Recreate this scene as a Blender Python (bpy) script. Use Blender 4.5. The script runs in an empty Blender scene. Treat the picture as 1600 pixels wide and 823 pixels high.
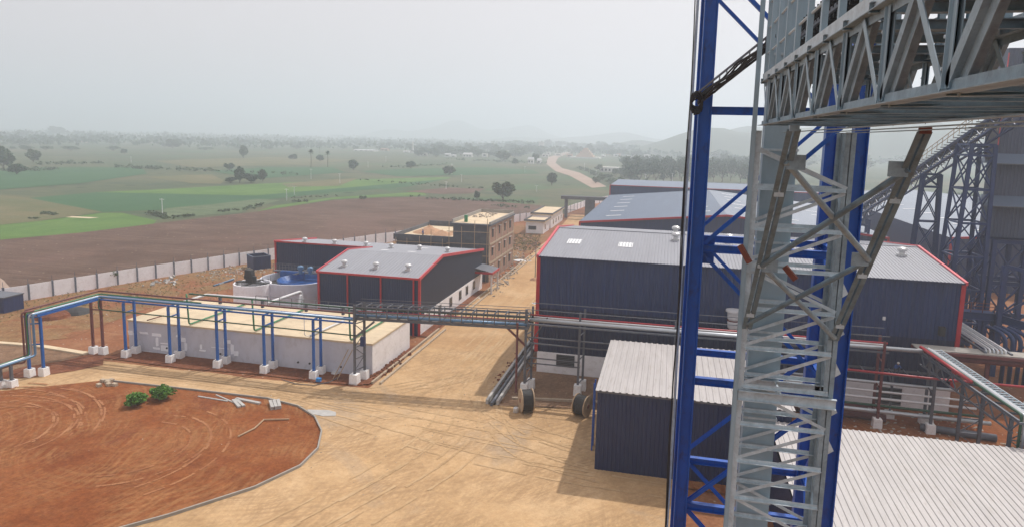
import bpy, math, random
from mathutils import Vector, Matrix
random.seed(7)
R = math.radians
SC = bpy.context.scene
COL = SC.collection

# ------------------------------------------------------------------ camera
# world axes are the plant's own grid: x = along the big shed's front, y = up the dirt road
F, CX, CY, EYE = 1064.0, 800.0, 360.0, 27.0
PITCH, ROLL, YAW = R(7.8), R(1.4), R(13)
fw = Vector((0, math.cos(PITCH), -math.sin(PITCH))); r0 = Vector((1, 0, 0)); u0 = r0.cross(fw)
rt = r0 * math.cos(ROLL) + u0 * math.sin(ROLL); up = -r0 * math.sin(ROLL) + u0 * math.cos(ROLL)
RZ = Matrix.Rotation(YAW, 3, 'Z')
fw, rt, up = RZ @ fw, RZ @ rt, RZ @ up
cam = bpy.data.cameras.new('camera'); camo = bpy.data.objects.new('camera', cam); COL.objects.link(camo)
M4 = Matrix((rt, up, -fw)).transposed().to_4x4(); M4.translation = Vector((0, 0, EYE)); camo.matrix_world = M4
cam.sensor_width = 36; cam.lens = 36 * F / 1600; cam.shift_y = -51.5 / 1600
cam.clip_start = 0.1; cam.clip_end = 30000
SC.camera = camo

def ray(px, py): return fw + rt * ((px - CX) / F) - up * ((py - CY) / F)
def at(px, py, z=0.0):
    d = ray(px, py); t = (z - EYE) / d.z; return Vector((d.x * t, d.y * t, z))
def onv(px, py, v):
    d = ray(px, py); t = v / d.y; return Vector((d.x * t, v, EYE + d.z * t))
def onu(px, py, u):
    d = ray(px, py); t = u / d.x; return Vector((u, d.y * t, EYE + d.z * t))

# ------------------------------------------------------------------ light
SUN_EL, SUN_AZ = R(54), R(63)      # azimuth measured from +x towards +y
w = bpy.data.worlds.new('World'); SC.world = w; w.use_nodes = True
nt = w.node_tree; nt.nodes.clear()
sky = nt.nodes.new('ShaderNodeTexSky'); sky.sky_type = 'NISHITA'; sky.sun_disc = False
sky.sun_elevation = SUN_EL; sky.sun_rotation = R(90) - SUN_AZ
sky.dust_density = 6; sky.air_density = 1.0; sky.ozone_density = 1.0; sky.altitude = 100
hs = nt.nodes.new('ShaderNodeHueSaturation'); hs.inputs['Saturation'].default_value = 0.22
mx = nt.nodes.new('ShaderNodeMixRGB'); mx.inputs[0].default_value = 0.72
mx.inputs[2].default_value = (10.5, 9.6, 9.8, 1)      # even veil of thin overcast
bg = nt.nodes.new('ShaderNodeBackground'); bg.inputs[1].default_value = 0.085
wo = nt.nodes.new('ShaderNodeOutputWorld')
nt.links.new(sky.outputs[0], hs.inputs['Color']); nt.links.new(hs.outputs[0], mx.inputs[1])
nt.links.new(mx.outputs[0], bg.inputs[0]); nt.links.new(bg.outputs[0], wo.inputs[0])
sl = bpy.data.lights.new('sun', 'SUN'); sl.energy = 3.4; sl.angle = R(1.2); sl.color = (1.0, 0.955, 0.90)
so = bpy.data.objects.new('sun', sl); COL.objects.link(so)
sd = Vector((math.cos(SUN_EL) * math.cos(SUN_AZ), math.cos(SUN_EL) * math.sin(SUN_AZ), math.sin(SUN_EL)))
so.rotation_euler = (-sd).to_track_quat('-Z', 'Y').to_euler(); so.location = (60, 40, 90)
SC.view_settings.view_transform = 'Standard'; SC.view_settings.look = 'None'
SC.view_settings.exposure = 0.05; SC.view_settings.gamma = 1
SC.render.engine = 'CYCLES'
try:
    SC.cycles.volume_bounces = 4; SC.cycles.max_bounces = 8
except Exception: pass

# ------------------------------------------------------------------ materials
def N(t, kind, **kw):
    n = t.nodes.new(kind)
    for k, v in kw.items():
        if k in n.inputs.keys(): n.inputs[k].default_value = v
        else: setattr(n, k, v)
    return n
def ramp(t, fac, stops):
    r = t.nodes.new('ShaderNodeValToRGB'); e = r.color_ramp.elements
    while len(e) < len(stops): e.new(0.5)
    for el, (p, c) in zip(e, stops): el.position = p; el.color = (*c, 1) if len(c) == 3 else (c[0],) * 3 + (1,)
    t.links.new(fac, r.inputs[0]); return r.outputs[0]
def coords(t, scale=(1, 1, 1)):
    g = t.nodes.new('ShaderNodeNewGeometry'); m = t.nodes.new('ShaderNodeMapping'); m.inputs['Scale'].default_value = scale
    t.links.new(g.outputs['Position'], m.inputs[0]); return m.outputs[0]
def noise(t, co, scale, detail=4, rough=0.55, dist=0):
    n = N(t, 'ShaderNodeTexNoise', Scale=scale, Detail=detail, Roughness=rough, Distortion=dist); t.links.new(co, n.inputs['Vector']); return n.outputs['Fac']
def mixc(t, fac, a, b, mode='MIX'):
    m = t.nodes.new('ShaderNodeMixRGB'); m.blend_type = mode
    for i, x in ((0, fac), (1, a), (2, b)):
        if isinstance(x, (int, float)): m.inputs[i].default_value = x
        elif isinstance(x, tuple): m.inputs[i].default_value = (*x, 1)
        else: t.links.new(x, m.inputs[i])
    return m.outputs[0]
def newmat(name):
    m = bpy.data.materials.new(name); m.use_nodes = True; t = m.node_tree; t.nodes.clear()
    b = N(t, 'ShaderNodeBsdfPrincipled'); o = N(t, 'ShaderNodeOutputMaterial'); t.links.new(b.outputs[0], o.inputs[0])
    return m, t, b
def simple(name, c, rough=0.6, metal=0.0, var=0.12, scale=1.5, stretch=(1, 1, 1), dirt=None, dirt_amt=0.3, bump=0.0, bscale=8, spec=0.5):
    """paint or mineral surface with wear: a mottled tint plus patches of dirt"""
    m, t, b = newmat(name); co = coords(t, stretch)
    lo = tuple(max(0, x * (1 - var)) for x in c); hi = tuple(min(1, x * (1 + var)) for x in c)
    col = ramp(t, noise(t, co, scale, 6, 0.65), [(0.3, lo), (0.7, hi)])
    if dirt:
        f = ramp(t, noise(t, co, scale * 2.7, 8, 0.7, 0.4), [(0.52, (0.0,)), (0.72, (dirt_amt,))])
        col = mixc(t, f, col, dirt)
    t.links.new(col, b.inputs['Base Color'])
    b.inputs['Roughness'].default_value = rough; b.inputs['Metallic'].default_value = metal
    b.inputs['Specular IOR Level'].default_value = spec
    if bump:
        bp = N(t, 'ShaderNodeBump', Strength=bump, Distance=0.05); t.links.new(noise(t, co, bscale, 6), bp.inputs['Height']); t.links.new(bp.outputs[0], b.inputs['Normal'])
    return m
M = {}
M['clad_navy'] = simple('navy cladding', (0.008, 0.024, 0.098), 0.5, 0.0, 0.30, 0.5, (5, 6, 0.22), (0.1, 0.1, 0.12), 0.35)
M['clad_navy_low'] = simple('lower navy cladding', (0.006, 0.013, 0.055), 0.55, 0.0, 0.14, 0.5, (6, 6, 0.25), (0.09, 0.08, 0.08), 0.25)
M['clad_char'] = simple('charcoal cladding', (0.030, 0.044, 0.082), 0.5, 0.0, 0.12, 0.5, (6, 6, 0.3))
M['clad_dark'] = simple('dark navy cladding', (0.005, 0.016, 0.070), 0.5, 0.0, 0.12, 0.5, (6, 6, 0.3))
M['roof_grey'] = simple('bare metal roof', (0.255, 0.262, 0.295), 0.55, 0.0, 0.06, 0.25, (2.5, 0.35, 1), (0.33, 0.33, 0.35), 0.35)
M['roof_blue'] = simple('blue grey roof', (0.125, 0.165, 0.235), 0.55, 0.0, 0.07, 0.2, (2, 0.2, 1))
M['roof_cream'] = simple('off white roof', (0.43, 0.405, 0.395), 0.5, 0.0, 0.10, 0.9, (1.6, 0.25, 1), (0.27, 0.23, 0.19), 0.55)
M['red'] = simple('red trim', (0.42, 0.018, 0.028), 0.45, 0, 0.12, 2)
M['pinkred'] = simple('sun bleached red trim', (0.58, 0.075, 0.095), 0.5, 0, 0.12, 2)
M['white_wall'] = simple('white plaster', (0.86, 0.84, 0.85), 0.8, 0, 0.08, 0.6, (1, 1, 1.4), (0.40, 0.34, 0.29), 0.35)
M['tank_wall'] = simple('grey lime wash', (0.58, 0.59, 0.66), 0.85, 0, 0.08, 0.5, (1, 1, 0.6), (0.33, 0.31, 0.31), 0.4)
M['patch'] = simple('white plaster patch', (0.90, 0.92, 0.98), 0.85, 0, 0.06, 3)
M['slab'] = simple('sandy concrete roof slab', (0.62, 0.50, 0.34), 0.9, 0, 0.16, 0.35, (1, 1.6, 1), (0.42, 0.30, 0.18), 0.55)
M['concrete'] = simple('raw concrete', (0.33, 0.31, 0.28), 0.9, 0, 0.15, 1.2, (1, 1, 1), (0.2, 0.17, 0.14), 0.4, 0.2)
M['concrete_dark'] = simple('dark and shaded concrete', (0.105, 0.11, 0.125), 0.9, 0, 0.25, 0.7, (1, 1, 1), (0.2, 0.19, 0.18), 0.35)
M['panel'] = simple('precast panel', (0.90, 0.89, 0.92), 0.85, 0, 0.06, 0.8, (1, 1, 1), (0.38, 0.32, 0.27), 0.3)
M['post'] = simple('grey blue concrete post', (0.12, 0.14, 0.18), 0.85, 0, 0.15, 3)
M['kerb'] = simple('dusty kerb concrete', (0.42, 0.34, 0.25), 0.9, 0, 0.18, 1.5, (1, 1, 1), (0.3, 0.2, 0.12), 0.5, 0.2)
M['pedestal'] = simple('whitewashed pedestal', (0.88, 0.87, 0.86), 0.85, 0, 0.06, 2, (1, 1, 1), (0.45, 0.32, 0.22), 0.45)
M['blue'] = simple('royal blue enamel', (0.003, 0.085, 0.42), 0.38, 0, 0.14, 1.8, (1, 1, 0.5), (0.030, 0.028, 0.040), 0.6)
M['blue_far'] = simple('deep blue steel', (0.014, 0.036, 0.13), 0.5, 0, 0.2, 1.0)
M['blue_pipe'] = simple('light blue pipe', (0.10, 0.20, 0.33), 0.4, 0.2, 0.1, 1.0)
M['blue_frame'] = simple('blue rack paint', (0.006, 0.10, 0.38), 0.45, 0, 0.12, 1.5)
M['brown'] = simple('oxide primer', (0.145, 0.040, 0.038), 0.6, 0, 0.2, 1.5)
M['redpipe'] = simple('red fire main', (0.38, 0.025, 0.035), 0.4, 0, 0.12, 1.5)
M['green'] = simple('green pipe', (0.035, 0.20, 0.085), 0.5, 0, 0.15, 1.5)
M['green_dark'] = simple('dark green pipe', (0.018, 0.075, 0.038), 0.5, 0, 0.15, 1.5)
M['greysteel'] = simple('grey painted steel', (0.115, 0.125, 0.15), 0.5, 0.1, 0.2, 1.2, (1, 1, 1), (0.09, 0.05, 0.04), 0.4)
M['silver'] = simple('aluminium lagging', (0.50, 0.53, 0.56), 0.38, 0.55, 0.08, 1.5)
M['whitepipe'] = simple('white pipe', (0.66, 0.66, 0.67), 0.5, 0, 0.08, 1.5)
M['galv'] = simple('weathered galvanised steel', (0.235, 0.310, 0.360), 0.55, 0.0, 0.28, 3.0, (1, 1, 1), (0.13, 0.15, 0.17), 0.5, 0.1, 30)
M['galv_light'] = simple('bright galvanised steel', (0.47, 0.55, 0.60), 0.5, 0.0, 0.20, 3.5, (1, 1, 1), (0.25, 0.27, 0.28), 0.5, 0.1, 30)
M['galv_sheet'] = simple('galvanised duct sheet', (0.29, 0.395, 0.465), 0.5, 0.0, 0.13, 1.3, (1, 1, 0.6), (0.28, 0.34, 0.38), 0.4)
M['galv_shaded'] = simple('shaded galvanised steel', (0.120, 0.190, 0.245), 0.55, 0.0, 0.3, 3.0, (1, 1, 1), (0.07, 0.075, 0.075), 0.5, 0.1, 30)  # same galvanised steel, its shade put into a darker, bluer colour
M['clad_hopper'] = simple('slate blue cladding', (0.060, 0.078, 0.130), 0.5, 0.0, 0.12, 0.5, (6, 6, 0.3))
M['rubber'] = simple('black rubber', (0.018, 0.018, 0.020), 0.7, 0, 0.3, 5)
M['rust'] = simple('rusty red clamp', (0.16, 0.045, 0.028), 0.8, 0, 0.3, 5)
M['wood'] = simple('weathered ply', (0.42, 0.30, 0.19), 0.85, 0, 0.2, 3)
M['glass'] = simple('dark window glass', (0.03, 0.035, 0.04), 0.15, 0, 0.2, 1)
M['void'] = simple('unlit opening', (0.04, 0.036, 0.034), 0.9, 0, 0.2, 1)
M['skylight'] = simple('translucent roof sheet', (0.74, 0.75, 0.76), 0.5, 0, 0.04, 1)
M['vent'] = simple('aluminium ventilator', (0.62, 0.62, 0.62), 0.35, 0.4, 0.1, 4)
M['liner'] = simple('blue tank liner', (0.015, 0.085, 0.30), 0.4, 0, 0.3, 0.9)
M['sand'] = simple('builders sand', (0.46, 0.27, 0.16), 0.95, 0, 0.2, 1.5, bump=0.4)
M['plank'] = simple('pale concrete channel', (0.42, 0.41, 0.39), 0.85, 0, 0.12, 2)
M['skin'] = simple('skin', (0.20, 0.10, 0.06), 0.6)
M['cloth_blue'] = simple('blue work clothes', (0.04, 0.10, 0.30), 0.85)
M['cloth_grey'] = simple('grey work trousers', (0.06, 0.07, 0.09), 0.85)
M['helmet'] = simple('safety helmet', (0.65, 0.63, 0.58), 0.4)
M['tarp'] = simple('blue plastic', (0.03, 0.22, 0.55), 0.5)
M['bark'] = simple('bark', (0.10, 0.075, 0.055), 0.9, 0, 0.3, 3)
M['house'] = simple('lime washed house', (0.66, 0.64, 0.60), 0.9, 0, 0.1, 0.2)
M['house_pink'] = simple('faded ochre house', (0.55, 0.40, 0.30), 0.9, 0, 0.1, 0.2)
M['tile'] = simple('clay roof', (0.28, 0.15, 0.10), 0.9, 0, 0.2, 0.4)

def brick_mat():
    m, t, b = newmat('exposed brick'); g = N(t, 'ShaderNodeNewGeometry'); mp = N(t, 'ShaderNodeMapping')
    t.links.new(g.outputs['Position'], mp.inputs[0]); mp.inputs['Rotation'].default_value = (0, R(90), R(90))
    s = N(t, 'ShaderNodeSeparateXYZ'); c = N(t, 'ShaderNodeCombineXYZ'); ad = N(t, 'ShaderNodeMath', operation='ADD')
    t.links.new(g.outputs['Position'], s.inputs[0]); t.links.new(s.outputs[0], ad.inputs[0]); t.links.new(s.outputs[1], ad.inputs[1])
    t.links.new(ad.outputs[0], c.inputs[0]); t.links.new(s.outputs[2], c.inputs[1])
    br = N(t, 'ShaderNodeTexBrick', Scale=1.0); br.inputs['Color1'].default_value = (0.34, 0.17, 0.115, 1); br.inputs['Color2'].default_value = (0.27, 0.14, 0.10, 1)
    br.inputs['Mortar'].default_value = (0.36, 0.29, 0.24, 1); br.inputs['Brick Width'].default_value = 0.42; br.inputs['Row Height'].default_value = 0.2; br.inputs['Mortar Size'].default_value = 0.02
    t.links.new(c.outputs[0], br.inputs['Vector'])
    col = mixc(t, ramp(t, noise(t, g.outputs['Position'], 0.7, 5), [(0.4, (0,)), (0.75, (0.5,))]), br.outputs[0], (0.42, 0.32, 0.25))
    t.links.new(col, b.inputs['Base Color']); b.inputs['Roughness'].default_value = 0.9
    return m
M['brick'] = brick_mat()

def dirt(name, cols, scale=0.15, streak=None, rings=None, streak_amt=0.35, fine=0.25, speck=None, bump=0.35, patches=None):
    """bare soil: broad tint, streaks of wheel tracks along a direction or round a centre, fine grain"""
    m, t, b = newmat(name); co = coords(t)
    col = ramp(t, noise(t, co, scale, 8, 0.62, 0.6), [(0.28, cols[0]), (0.5, cols[1]), (0.74, cols[2])])
    if streak:
        cs = coords(t, streak)
        f = ramp(t, noise(t, cs, 1.0, 6, 0.6, 0.7), [(0.38, (0,)), (0.62, (1.0,))])
        mo = ramp(t, noise(t, co, 0.08, 4), [(0.38, (0.1,)), (0.62, (streak_amt,))])
        f2 = mixc(t, 1.0, f, mo, 'MULTIPLY'); col = mixc(t, f2, col, cols[3])
    for (cx, cy, fr, amt) in (rings or []):
        g = N(t, 'ShaderNodeNewGeometry'); mp = N(t, 'ShaderNodeMapping'); mp.inputs['Location'].default_value = (-cx, -cy, 0)
        t.links.new(g.outputs['Position'], mp.inputs[0])
        ns = N(t, 'ShaderNodeTexNoise', Scale=0.13, Detail=3.0); t.links.new(g.outputs['Position'], ns.inputs['Vector'])
        ln = N(t, 'ShaderNodeVectorMath', operation='LENGTH'); t.links.new(mp.outputs[0], ln.inputs[0])
        ad = N(t, 'ShaderNodeMath', operation='MULTIPLY_ADD'); ad.inputs[1].default_value = 3.5; t.links.new(ns.outputs['Fac'], ad.inputs[0]); t.links.new(ln.outputs['Value'], ad.inputs[2])
        n1 = N(t, 'ShaderNodeTexNoise', Scale=fr, Detail=5.0, Roughness=0.7, noise_dimensions='1D'); t.links.new(ad.outputs[0], n1.inputs['W'])
        f = ramp(t, n1.outputs['Fac'], [(0.46, (0,)), (0.58, (1.0,))])
        mo = ramp(t, noise(t, co, 0.16, 4, 0.6), [(0.40, (0,)), (0.60, (amt,))])
        col = mixc(t, mixc(t, 1.0, f, mo, 'MULTIPLY'), col, cols[3])
    if patches:
        f = ramp(t, noise(t, co, patches[0], 6, 0.65, 0.8), [(patches[1], (0,)), (patches[1] + 0.09, (patches[2],))]); col = mixc(t, f, col, patches[3])
    fi = noise(t, co, 3.5, 10, 0.8)
    gr = ramp(t, noise(t, co, 0.9, 10, 0.78, 0.5), [(0.36, (0.78,)), (0.64, (1.16,))]); col = mixc(t, min(0.85, fine * 1.5), col, gr, 'MULTIPLY')
    col = mixc(t, fine, col, ramp(t, fi, [(0.3, (0.0,)), (0.7, (1.0,))]), 'SOFT_LIGHT')
    if speck:
        v = N(t, 'ShaderNodeTexVoronoi', Scale=speck[0]); t.links.new(co, v.inputs['Vector'])
        f = ramp(t, v.outputs['Distance'], [(speck[1], (0.9,)), (speck[1] + 0.05, (0,))]); col = mixc(t, f, col, speck[2])
    t.links.new(col, b.inputs['Base Color']); b.inputs['Roughness'].default_value = 0.95; b.inputs['Specular IOR Level'].default_value = 0.15
    bp = N(t, 'ShaderNodeBump', Strength=bump, Distance=0.15); t.links.new(noise(t, co, 1.4, 8, 0.7), bp.inputs['Height']); t.links.new(bp.outputs[0], b.inputs['Normal'])
    return m
M['g_plain'] = dirt('farmland plain', [(0.048, 0.076, 0.036), (0.104, 0.115, 0.059), (0.171, 0.132, 0.086), (0.038, 0.072, 0.041)], 0.006, (0.004, 0.022, 1), None, 0.8, 0.3, (0.05, 0.10, (0.022, 0.04, 0.02)), 0.1, (0.011, 0.53, 0.7, (0.055, 0.125, 0.05)))
M['g_plough'] = dirt('ploughed brown soil', [(0.074, 0.042, 0.029), (0.100, 0.058, 0.041), (0.132, 0.082, 0.060), (0.165, 0.108, 0.080)], 0.03, (0.05, 0.75, 1), None, 1.0, 0.5, (0.35, 0.05, (0.35, 0.28, 0.2)), 1.0, (0.02, 0.5, 0.45, (0.17, 0.10, 0.078)))
M['g_crop'] = dirt('bright green crop', [(0.065, 0.140, 0.030), (0.100, 0.185, 0.042), (0.135, 0.210, 0.060), (0.055, 0.125, 0.035)], 0.05, (0.3, 0.04, 1), None, 0.5, 0.35)
M['g_crop2'] = dirt('deep green crop', [(0.035, 0.097, 0.040), (0.042, 0.112, 0.046), (0.052, 0.122, 0.050), (0.040, 0.094, 0.040)], 0.05, (0.3, 0.04, 1), None, 0.3, 0.2)
M['g_dry'] = dirt('dry olive stubble', [(0.108, 0.115, 0.050), (0.149, 0.136, 0.068), (0.203, 0.162, 0.090), (0.090, 0.119, 0.054)], 0.03, (0.03, 0.15, 1), None, 0.7, 0.4)
M['g_shrub'] = dirt('grey green scrub crop', [(0.075, 0.115, 0.055), (0.115, 0.155, 0.080), (0.175, 0.195, 0.115), (0.06, 0.10, 0.05)], 0.08, (0.05, 0.4, 1), None, 0.8, 0.5, None, 0.8)
M['g_yard'] = dirt('yard soil', [(0.196, 0.075, 0.036), (0.268, 0.115, 0.056), (0.340, 0.183, 0.098), (0.204, 0.072, 0.034)], 0.12, (0.12, 0.5, 1), None, 0.5, 0.4, (0.9, 0.06, (0.5, 0.43, 0.35)), 0.6)
M['g_weeds'] = dirt('dry grass and weeds on soil', [(0.190, 0.085, 0.040), (0.255, 0.140, 0.066), (0.280, 0.185, 0.092), (0.17, 0.125, 0.055)], 0.35, (0.12, 0.6, 1), None, 0.7, 0.6, (0.7, 0.05, (0.42, 0.36, 0.3)), 1.0, (0.16, 0.5, 0.8, (0.25, 0.095, 0.045)))
M['g_road'] = dirt('sandy dirt road', [(0.430, 0.270, 0.135), (0.525, 0.345, 0.185), (0.590, 0.415, 0.245), (0.37, 0.235, 0.125)], 0.11, None, [(-56, 96, 2.6, 0.75), (6, 40, 2.2, 0.65), (-160, 62, 1.5, 0.6)], 0.4, 0.3, None, 0.35, (0.055, 0.56, 0.6, (0.36, 0.275, 0.195)))
M['g_road2'] = dirt('sandy dirt lane', [(0.420, 0.250, 0.120), (0.510, 0.325, 0.170), (0.580, 0.400, 0.230), (0.37, 0.225, 0.115)], 0.10, (1.6, 0.05, 1), None, 0.6, 0.3, None, 0.35, (0.06, 0.58, 0.35, (0.36, 0.29, 0.21)))
M['g_island'] = dirt('raw red soil', [(0.165, 0.045, 0.014), (0.228, 0.071, 0.023), (0.271, 0.102, 0.039), (0.317, 0.152, 0.063)], 0.13, None, [(-62, 42, 2.4, 0.62), (-44, 47, 1.9, 0.5)], 0.6, 0.5, None, 0.7, (0.14, 0.57, 0.7, (0.185, 0.055, 0.024)))
M['g_pit'] = dirt('brown fill soil', [(0.155, 0.088, 0.052), (0.215, 0.130, 0.080), (0.270, 0.175, 0.110), (0.15, 0.08, 0.05)], 0.3, None, None, 0.4, 0.5, (1.2, 0.05, (0.4, 0.33, 0.26)), 0.8)
M['g_redpit'] = dirt('dark red soil strip', [(0.115, 0.042, 0.024), (0.185, 0.068, 0.036), (0.25, 0.110, 0.06), (0.12, 0.04, 0.02)], 0.4, None, None, 0.4, 0.6, (1.6, 0.05, (0.35, 0.25, 0.18)), 1.2)
M['g_rut'] = dirt('packed wheel track', [(0.410, 0.265, 0.138), (0.485, 0.325, 0.178), (0.550, 0.390, 0.230), (0.37, 0.24, 0.13)], 0.25)
M['g_rutred'] = dirt('packed red wheel track', [(0.24, 0.085, 0.035), (0.37, 0.165, 0.078), (0.46, 0.235, 0.115), (0.2, 0.06, 0.025)], 0.3)
M['g_farroad'] = dirt('pale laterite road', [(0.32, 0.235, 0.185), (0.37, 0.275, 0.22), (0.42, 0.32, 0.26), (0.3, 0.22, 0.17)], 0.05)
M['rubble'] = dirt('rubble', [(0.30, 0.22, 0.16), (0.42, 0.36, 0.30), (0.52, 0.48, 0.44), (0.3, 0.15, 0.1)], 1.2)

def leaf_mat(name, c, c2):
    m, t, b = newmat(name); g = N(t, 'ShaderNodeNewGeometry')
    t.links.new(ramp(t, g.outputs['Random Per Island'], [(0.0, c), (1.0, c2)]), b.inputs['Base Color'])
    b.inputs['Roughness'].default_value = 0.7; b.inputs['Specular IOR Level'].default_value = 0.2
    return m
M['leaf'] = leaf_mat('dark leaves', (0.040, 0.085, 0.045), (0.095, 0.150, 0.070))
M['leaf2'] = leaf_mat('olive leaves', (0.065, 0.110, 0.055), (0.125, 0.165, 0.085))
M['leafbright'] = leaf_mat('bright leaves', (0.045, 0.135, 0.018), (0.140, 0.290, 0.050))
M['weed'] = leaf_mat('weeds', (0.10, 0.13, 0.045), (0.22, 0.20, 0.09))
M['hill'] = simple('wooded hill', (0.055, 0.075, 0.040), 0.95, 0, 0.4, 0.01)

# ------------------------------------------------------------------ mesh helpers
class MB:
    def __init__(s): s.v = []; s.f = []
    def add(s, vs, fs):
        o = len(s.v); s.v += [tuple(p) for p in vs]; s.f += [tuple(i + o for i in f) for f in fs]; return s
    def box(s, x0, x1, y0, y1, z0, z1):
        return s.add([(x, y, z) for z in (z0, z1) for y in (y0, y1) for x in (x0, x1)], [(0, 2, 3, 1), (4, 5, 7, 6), (0, 1, 5, 4), (2, 6, 7, 3), (0, 4, 6, 2), (1, 3, 7, 5)])
    def cb(s, x, y, z, sx, sy, sz): return s.box(x - sx / 2, x + sx / 2, y - sy / 2, y + sy / 2, z, z + sz)
    def prism(s, poly, z0, z1):
        n = len(poly); return s.add([(p[0], p[1], z0) for p in poly] + [(p[0], p[1], z1) for p in poly],
            [tuple(range(n))[::-1], tuple(range(n, 2 * n))] + [(i, (i + 1) % n, n + (i + 1) % n, n + i) for i in range(n)])
    def ext(s, p, q, prof, up=(0, 0, 1)):
        p, q = Vector(p), Vector(q); w_ = (q - p).normalized(); upv = Vector(up)
        if abs(w_.dot(upv)) > 0.98: upv = Vector((0, 1, 0)) if abs(w_.y) < 0.9 else Vector((1, 0, 0))
        a = w_.cross(upv).normalized(); b = a.cross(w_); n = len(prof)
        vs = [p + a * x + b * y for x, y in prof] + [q + a * x + b * y for x, y in prof]
        return s.add(vs, [tuple(range(n)), tuple(range(n, 2 * n))[::-1]] + [(i, n + i, n + (i + 1) % n, (i + 1) % n) for i in range(n)])
    def bar(s, p, q, wd, ht=None, up=(0, 0, 1)):
        h = (ht or wd) / 2; wd /= 2; return s.ext(p, q, [(-wd, -h), (wd, -h), (wd, h), (-wd, h)], up)
    def tube(s, pts, r, n=10, r2=None):
        pts = [Vector(p) for p in pts]; rings = []; prev = None
        for i, p in enumerate(pts):
            d = (pts[min(i + 1, len(pts) - 1)] - pts[max(i - 1, 0)]).normalized()
            if prev is None:
                a = d.cross(Vector((0, 0, 1)))
                if a.length < 0.05: a = d.cross(Vector((0, 1, 0)))
            else: a = prev - d * prev.dot(d)
            a.normalize(); prev = a; b = d.cross(a)
            rr = r if r2 is None else r + (r2 - r) * i / (len(pts) - 1)
            if 0 < i < len(pts) - 1:
                c = (pts[i + 1] - p).normalized().dot((p - pts[i - 1]).normalized()); rr /= max(0.6, math.sqrt((1 + c) / 2))**0.5
            rings.append([p + a * math.cos(k * math.tau / n) * rr + b * math.sin(k * math.tau / n) * rr for k in range(n)])
        vs = [v for g in rings for v in g]; fs = [tuple(range(n))[::-1], tuple(range(len(vs) - n, len(vs)))]
        for i in range(len(rings) - 1):
            for k in range(n): fs.append((i * n + k, i * n + (k + 1) % n, (i + 1) * n + (k + 1) % n, (i + 1) * n + k))
        return s.add(vs, fs)
    def pipe(s, pts, r, n=10, bend=0.35):
        """tube with rounded elbows"""
        pts = [Vector(p) for p in pts]; out = [pts[0]]
        for a, b, c in zip(pts, pts[1:], pts[2:]):
            k = min(bend, (b - a).length / 2.1, (c - b).length / 2.1); p = b + (a - b).normalized() * k; q = b + (c - b).normalized() * k
            for i in range(5):
                t_ = i / 4; out.append(p * (1 - t_)**2 + b * 2 * t_ * (1 - t_) + q * t_**2)
        out.append(pts[-1]); return s.tube(out, r, n)
    def lathe(s, c, prof, n=24):
        vs = [(c[0] + r * math.cos(k * math.tau / n), c[1] + r * math.sin(k * math.tau / n), c[2] + z) for r, z in prof for k in range(n)]
        fs = [(i * n + k, i * n + (k + 1) % n, (i + 1) * n + (k + 1) % n, (i + 1) * n + k) for i in range(len(prof) - 1) for k in range(n)]
        return s.add(vs, fs)
    def corr(s, o, a, la, b, lb, n, pitch=0.33, dep=0.035, wide=0.62):
        """trapezoidal profiled sheet: ribs run along b, repeat along a, stand out along n"""
        o, a, b, n = Vector(o), Vector(a).normalized(), Vector(b).normalized(), Vector(n).normalized()
        pr = []; k = max(1, round(la / pitch)); p = la / k
        for i in range(k):
            x = i * p; pr += [(x, 0), (x + p * wide, 0), (x + p * (wide + 0.09), dep), (x + p * 0.91, dep)]
        pr.append((la, 0)); vs = [o + a * x + n * y for x, y in pr]; m = len(vs); vs += [v + b * lb for v in vs]
        return s.add(vs, [(i, i + 1, m + i + 1, m + i) for i in range(m - 1)])
    def build(s, name, mat, parent=None, base=None, smooth=False, label=None):
        me = bpy.data.meshes.new(name); base = Vector(base) if base is not None else (parent_base(parent) if parent else None)
        if base is None:
            xs = [v[0] for v in s.v]; ys = [v[1] for v in s.v]; zs = [v[2] for v in s.v]
            base = Vector(((min(xs) + max(xs)) / 2, (min(ys) + max(ys)) / 2, min(zs)))
        me.from_pydata([Vector(v) - base for v in s.v], [], s.f); me.update()
        me.materials.append(M[mat] if isinstance(mat, str) else mat)
        if smooth:
            for p in me.polygons: p.use_smooth = True
        o = bpy.data.objects.new(name, me); COL.objects.link(o)
        if parent: o.parent = parent; o.location = base - parent_base(parent)
        else: o.location = base
        if label: o['label'] = label
        return o
def parent_base(o):
    v = Vector((0, 0, 0))
    while o: v += o.location; o = o.parent
    return v
def tag(o, label=None, cat=None, group=None, kind=None):
    if label: o['label'] = label
    if cat: o['category'] = cat
    if group: o['group'] = group
    if kind: o['kind'] = kind
    return o
def thing(name, label, cat, loc, group=None):
    o = bpy.data.objects.new(name, None); COL.objects.link(o); o.location = Vector(loc); o.empty_display_size = 0.5
    return tag(o, label, cat, group)
def copy_tree(o, loc=None, parent=None, label=None):
    c = o.copy(); COL.objects.link(c)
    if parent: c.parent = parent
    if loc is not None: c.location = Vector(loc)
    if label: c['label'] = label
    for ch in list(o.children): copy_tree(ch, None, c)
    return c
def structure(name, poly, z, mat, thick=0.0, cuts=None):
    mb = MB()
    if thick: mb.prism(poly, z - thick, z)
    else: mb.add([(p[0], p[1], z) for p in poly], [tuple(range(len(poly)))])
    o = mb.build(name, mat); o['kind'] = 'structure'; return o
def Hs(w_, h, t=0.012):
    a, b = w_ / 2, h / 2; return [(-a, -b), (a, -b), (a, -b + t), (t / 2, -b + t), (t / 2, b - t), (a, b - t), (a, b), (-a, b), (-a, b - t), (-t / 2, b - t), (-t / 2, -b + t), (-a, -b + t)]
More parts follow.
